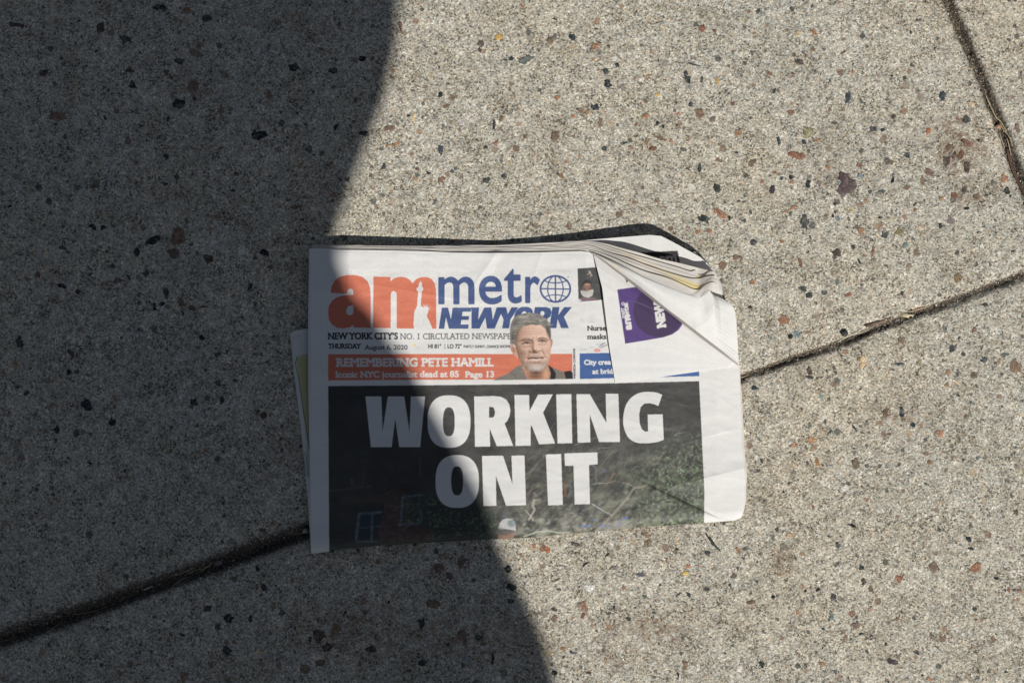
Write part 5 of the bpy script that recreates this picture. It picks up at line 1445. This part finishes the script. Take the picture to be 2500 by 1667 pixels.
PUR = pc(84, 56, 124)
ad = k3([(580, 622), (770, 596), (1000, 590), (1260, 760), (1262, 930), (1250, 990), (1215, 1040), (1150, 1085), (1060, 1115), (860, 1150), (662, 1182), (620, 900)])
AC.poly([ad], PUR, 1, .08)
b_ = AC.box([ad], 0); am_ = AC.mask([ad], 2, b_)
disc = AC.mask([superellipse(*k3([(1010, 850)])[0], 262 / 4.237, 262 / 4.237, 2, 60)], 2, b_)
AC.put(disc * am_, b_, pc(66, 48, 88), .08)
AC.line(k3([(690, 730), (840, 775), (960, 830)]), 1.6, pc(128, 104, 160), .5)
_th = np.array(k3([(662, 1182)])[0]) - np.array(k3([(580, 622)])[0]); _th /= np.linalg.norm(_th)      # downwards along the advert's left side
_rt = np.array([_th[1], -_th[0]])
def adtext(s, bx, by, L, cap, bold, serif=0.0):
    O = np.array(k3([(bx, by)])[0]); text(AC, s, O, O - _th * L, cap, PAPER * .97, bold, serif)
adtext("am", 728, 1030, 34, 13.5 * 1.3, 1.5)
adtext("metr", 668, 912, 25, 9.2 * 1.3, .35)
AC.line([np.array(k3([(641, 770)])[0]) + 3.6 * np.array([math.cos(t), math.sin(t)]) for t in np.linspace(0, 6.3, 14)], 1.1, PAPER)
AC.line(k3([(641, 752), (641, 788)]), .8, PAPER); AC.line(k3([(623, 770), (659, 770)]), .8, PAPER)
adtext("NEWYORK", 710, 920, 39, 8.2, .75)
adtext("NEW", 1080, 1000, 60, 19.5, 1.9, .05)
AC.line(k3([(660, 492), (672, 530)]), 2.0, pc(40, 40, 42))
text(AC, "r", k3([(672, 545)])[0], k3([(700, 560)])[0], 10, pc(40, 40, 42), .6)
fl = np.array(k2([(975, 305), (1005, 420), (1050, 590), (1080, 840), (1110, 1090), (1165, 1432)]))
fz = lambda q, g: h_front(q[:, 0], q[:, 1]) * 1000 + g
nfl = 170
Lc = resample(fl[::-1], nfl); Lc = np.column_stack([Lc, fz(Lc, np.interp(Lc[:, 1], [622, 650, 700, 780, 860, 936], [1.0, 3.0, 4.4, 3.6, 2.2, .7]))])
Bc = resample(np.array(k2([(1165, 1432), (1590, 1372), (1905, 1327), (2180, 1285)])), 200); Bc = np.column_stack([Bc, fz(Bc, np.linspace(.7, .5, 200))])
Tc = resample(np.array([(1449.5, 624)] + DLOW[1:-1]), 200); Tc = np.column_stack([Tc + np.array([1.5, -2.5]), fz(Tc, np.interp(Tc[:, 0], [1450, 1520, 1620, 1740, 1800], [1.0, 3.4, 3.6, 2.0, .8]))])
Lc[0] = Bc[0]; Lc[-1] = Tc[0]
Rc = resample(np.vstack([Bc[-1], (Bc[-1] + Tc[-1]) / 2, Tc[-1]]), nfl)
PA = coons(Bc, Tc, Lc, Rc)
PA[..., 2] = np.maximum(PA[..., 2] + .18 * fbm(PA[..., 0], PA[..., 1], 60, 141, 2), h_front(PA[..., 0], PA[..., 1]) * 1000 + .3)
colA = AC.sample(PA[..., 0], PA[..., 1])
Vv = W(PA[..., 0], PA[..., 1], PA[..., 2] * .001).reshape(-1, 3) - NEWS_O; Fv = grid_faces(nfl, 200)
ccx = PA[..., 0].ravel()[Fv].mean(1); ccy = PA[..., 1].ravel()[Fv].mean(1)
mk = AC.mask([ad]); isad = mk[np.clip(((ccy - AC.y0) * 2).astype(int), 0, mk.shape[0] - 1), np.clip(((ccx - AC.x0) * 2).astype(int), 0, mk.shape[1] - 1)] > .5
a0, b0, c0 = Vv[Fv[:, 0]], Vv[Fv[:, 1]], Vv[Fv[:, 2]]
if np.median(np.cross(b0 - a0, c0 - a0)[:, 2]) < 0: Fv = Fv[:, ::-1]
corner = None
for nm, sel in (("folded_corner", ~isad), ("printed_advert", isad)):
    u, inv = np.unique(Fv[sel], return_inverse=True)
    o = part(nm, raw_mesh(nm, Vv[u], inv.reshape(-1, 4), colA[u]), M_PAPER, corner)
    if corner is None: corner = o

# the thick roll of pages folded over on top of it
nr, mr = 220, 110
dup = resample(np.array(DUP), nr)
zd = np.interp(dup[:, 0], [1438, 1470, 1530, 1600, 1700, 1770, 1804], [12.0, 15.2, 18.2, 19.0, 16.5, 12.0, 7.0])
Db = np.column_stack([dup, zd])
u0 = curves[0]; u0 = u0[u0[:, 0] > 1437]
u0 = np.vstack([[(dup[0, 0], dup[0, 1], zd[0])], u0, [(1745, 722, 14.0), (1765, 730, 12.6), (1773, 735.5, 12.4), (1783.5, 741, 12.0)]])
Ut = resample(u0, nr)
Rr = resample(np.array([(1804, 891, 7.0), (1802, 862, 7.6), (1800.5, 831, 9), (1798, 790, 10.5), (1796, 768, 11.2), (1791, 751, 11.8), (1783.5, 741, 12.0)]), mr)
Rr[:, 0] += np.convolve(rng.normal(0, .7, mr), np.ones(4) / 4, 'same'); Rr[0] = Db[-1]; Rr[-1] = Ut[-1]
Lr = np.repeat(Db[:1], mr, 0)
PR = coons(Db, Ut, Lr, Rr)
vR = np.linspace(0, 1, mr)[:, None]
PR[..., 2] += 2.4 * np.sin(vR * math.pi) * np.interp(PR[..., 0], [1440, 1500, 1650, 1800], [0, 1, 1, .3])
# crest of the roll near its right end
cr = smooth_curve([(1690, 800), (1715, 790), (1735, 768), (1752, 748), (1775, 741), (1790, 742)], 8)
dd = np.abs(joint_dist(PR[..., 0], PR[..., 1], cr)); sgn = joint_dist(PR[..., 0], PR[..., 1], cr)
PR[..., 2] += .8 * np.exp(-(sgn / np.where(sgn > 0, 40., 17.)) ** 2) * (dd < 90) * sstep(1680, 1735, PR[..., 0])
PR[..., 2] += .25 * fbm(PR[..., 0] + PR[..., 1], PR[..., 1] - PR[..., 0], 50, 151, 2)
RC_ = Canvas(1430, 590, 400, 320, PAPER * 1.0)
RC_.line(cr, 1.0, pc(196, 190, 174), .7); RC_.line([(1683, 786), (1700, 790), (1712, 790), (1722, 782)], .9, pc(206, 200, 186), .6)
RC_.blob(1712, 757, 3, 1, pc(150, 186, 196), .5)
for p in ([(1480, 640), (1560, 700), (1640, 760)], [(1500, 648), (1600, 715), (1690, 775)], [(1520, 655), (1620, 712), (1700, 752)]): RC_.line(p, .8, pc(206, 200, 186), .45)
RC_.blob(1500, 650, 40, 8, pc(238, 222, 186), .35, .6)
sheet("rolled_pages", PR, M_PAPER, RC_)
# rounded spine of that roll, with the shade painted into its darker colour
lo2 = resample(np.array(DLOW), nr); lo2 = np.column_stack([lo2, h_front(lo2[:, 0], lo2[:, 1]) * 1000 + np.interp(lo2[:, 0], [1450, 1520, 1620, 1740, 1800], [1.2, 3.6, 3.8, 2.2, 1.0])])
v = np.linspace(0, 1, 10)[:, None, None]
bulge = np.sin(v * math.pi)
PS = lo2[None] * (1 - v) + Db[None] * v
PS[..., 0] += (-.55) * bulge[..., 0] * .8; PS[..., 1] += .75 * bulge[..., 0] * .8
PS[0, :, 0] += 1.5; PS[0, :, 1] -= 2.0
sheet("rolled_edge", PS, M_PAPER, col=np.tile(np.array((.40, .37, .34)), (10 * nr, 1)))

# inner section sliding out on the left, with its olive panel and a wire staple
IC = Canvas(690, 790, 90, 580, PAPER * np.array((.93, .93, .90)))
pan = [(722, 874.5), (755, 866), (760, 1110), (751.7, 1074.7)]
IC.poly([[(722, 874.5), (760, 865), (760, 1130), (752, 1075)]], pc(188, 184, 126), 1, .06)
IC.line([(757, 866), (722, 874.5), (730, 930), (740, 1000), (752, 1075), (757, 1105)], 1.5, pc(40, 44, 46))
IC.line([(711, 825), (752, 814)], .8, pc(120, 116, 110), .5)
il = resample(np.array([(759, 1347), (750, 1201), (740, 1101), (728.7, 998), (717, 910), (707.7, 816)]), 260)
it = resample(smooth_curve([(707.7, 816), (712, 811), (725, 806), (752, 802), (775, 800)], 4), 60)
ib = resample(np.array([(759, 1347), (768, 1347), (780, 1346)]), 60); ir = resample(np.array([(780, 1346), (778, 1100), (775, 800)]), 260)
P = coons(ib, it, il, ir)
z = 3.6 - 2.6 * np.exp(-((P[..., 0] - np.interp(P[..., 1], il[::-1, 1], il[::-1, 0])) / 5.0)) + .3 * fbm(P[..., 0], P[..., 1], 90, 161, 2) - 1.2 * sstep(1150, 1340, P[..., 1])
z = np.maximum(z, .6)
Vi = W(P[..., 0], P[..., 1], z * .001).reshape(-1, 3) - NEWS_O; Fi = grid_faces(260, 60); ci = IC.sample(P[..., 0], P[..., 1])
qx, qy = P[..., 0].ravel()[Fi].mean(1), P[..., 1].ravel()[Fi].mean(1)
mk = IC.mask([[(722, 874.5), (760, 865), (760, 1130), (752, 1075)]]); isp = mk[np.clip(((qy - IC.y0) * 2).astype(int), 0, mk.shape[0] - 1), np.clip(((qx - IC.x0) * 2).astype(int), 0, mk.shape[1] - 1)] > .5
inner = None
for nm, sel in (("inner_section", ~isp), ("printed_panel", isp)):
    u, inv = np.unique(Fi[sel], return_inverse=True)
    o = part(nm, raw_mesh(nm, Vi[u], inv.reshape(-1, 4), ci[u]), M_PAPER, inner)
    if inner is None: inner = o
# a few more leaves of the section just below
for k in range(3):
    Q = np.dstack([P[::6, ::4, 0] + .8 * (k + 1) * sstep(1347, 900, P[::6, ::4, 1]), P[::6, ::4, 1] + 1.5 * (k + 1), np.maximum(z[::6, ::4] - .5 * (k + 1), .3)])
    sheet("inner_page", Q, M_PAPER, col=np.tile(WARM * .95, (Q.shape[0] * Q.shape[1], 1)))
sp_ = np.array([(741.5, 1103), (741, 1110), (743.2, 1128), (746.5, 1148), (749.5, 1161), (751.2, 1164), (752, 1160), (749.2, 1140), (746.2, 1120), (744, 1104), (742.6, 1101.5), (741.5, 1103)])
Q = resample(smooth_curve(sp_, 4), 60); zq = np.full(60, 3.9)
Qw = W(Q[:, 0], Q[:, 1], zq * .001) - NEWS_O
T_n = np.gradient(Qw, axis=0); T_n /= np.linalg.norm(T_n, axis=1)[:, None]; Nn = np.cross(T_n, [0, 0, 1]); Bn = np.cross(Nn, T_n)
a = np.linspace(0, 2 * math.pi, 6, endpoint=False)
ring = Qw[:, None] + .00024 * (np.cos(a)[None, :, None] * Nn[:, None] + np.sin(a)[None, :, None] * Bn[:, None])
i_ = np.arange(360).reshape(60, 6); j_ = np.roll(i_, -1, 1)
part("staple", raw_mesh("staple", ring.reshape(-1, 3), np.stack([i_[:-1], j_[:-1], j_[1:], i_[1:]], -1).reshape(-1, 4)), M_STEEL, inner)

bpy.data.objects.remove(_to); bpy.data.curves.remove(_tc)
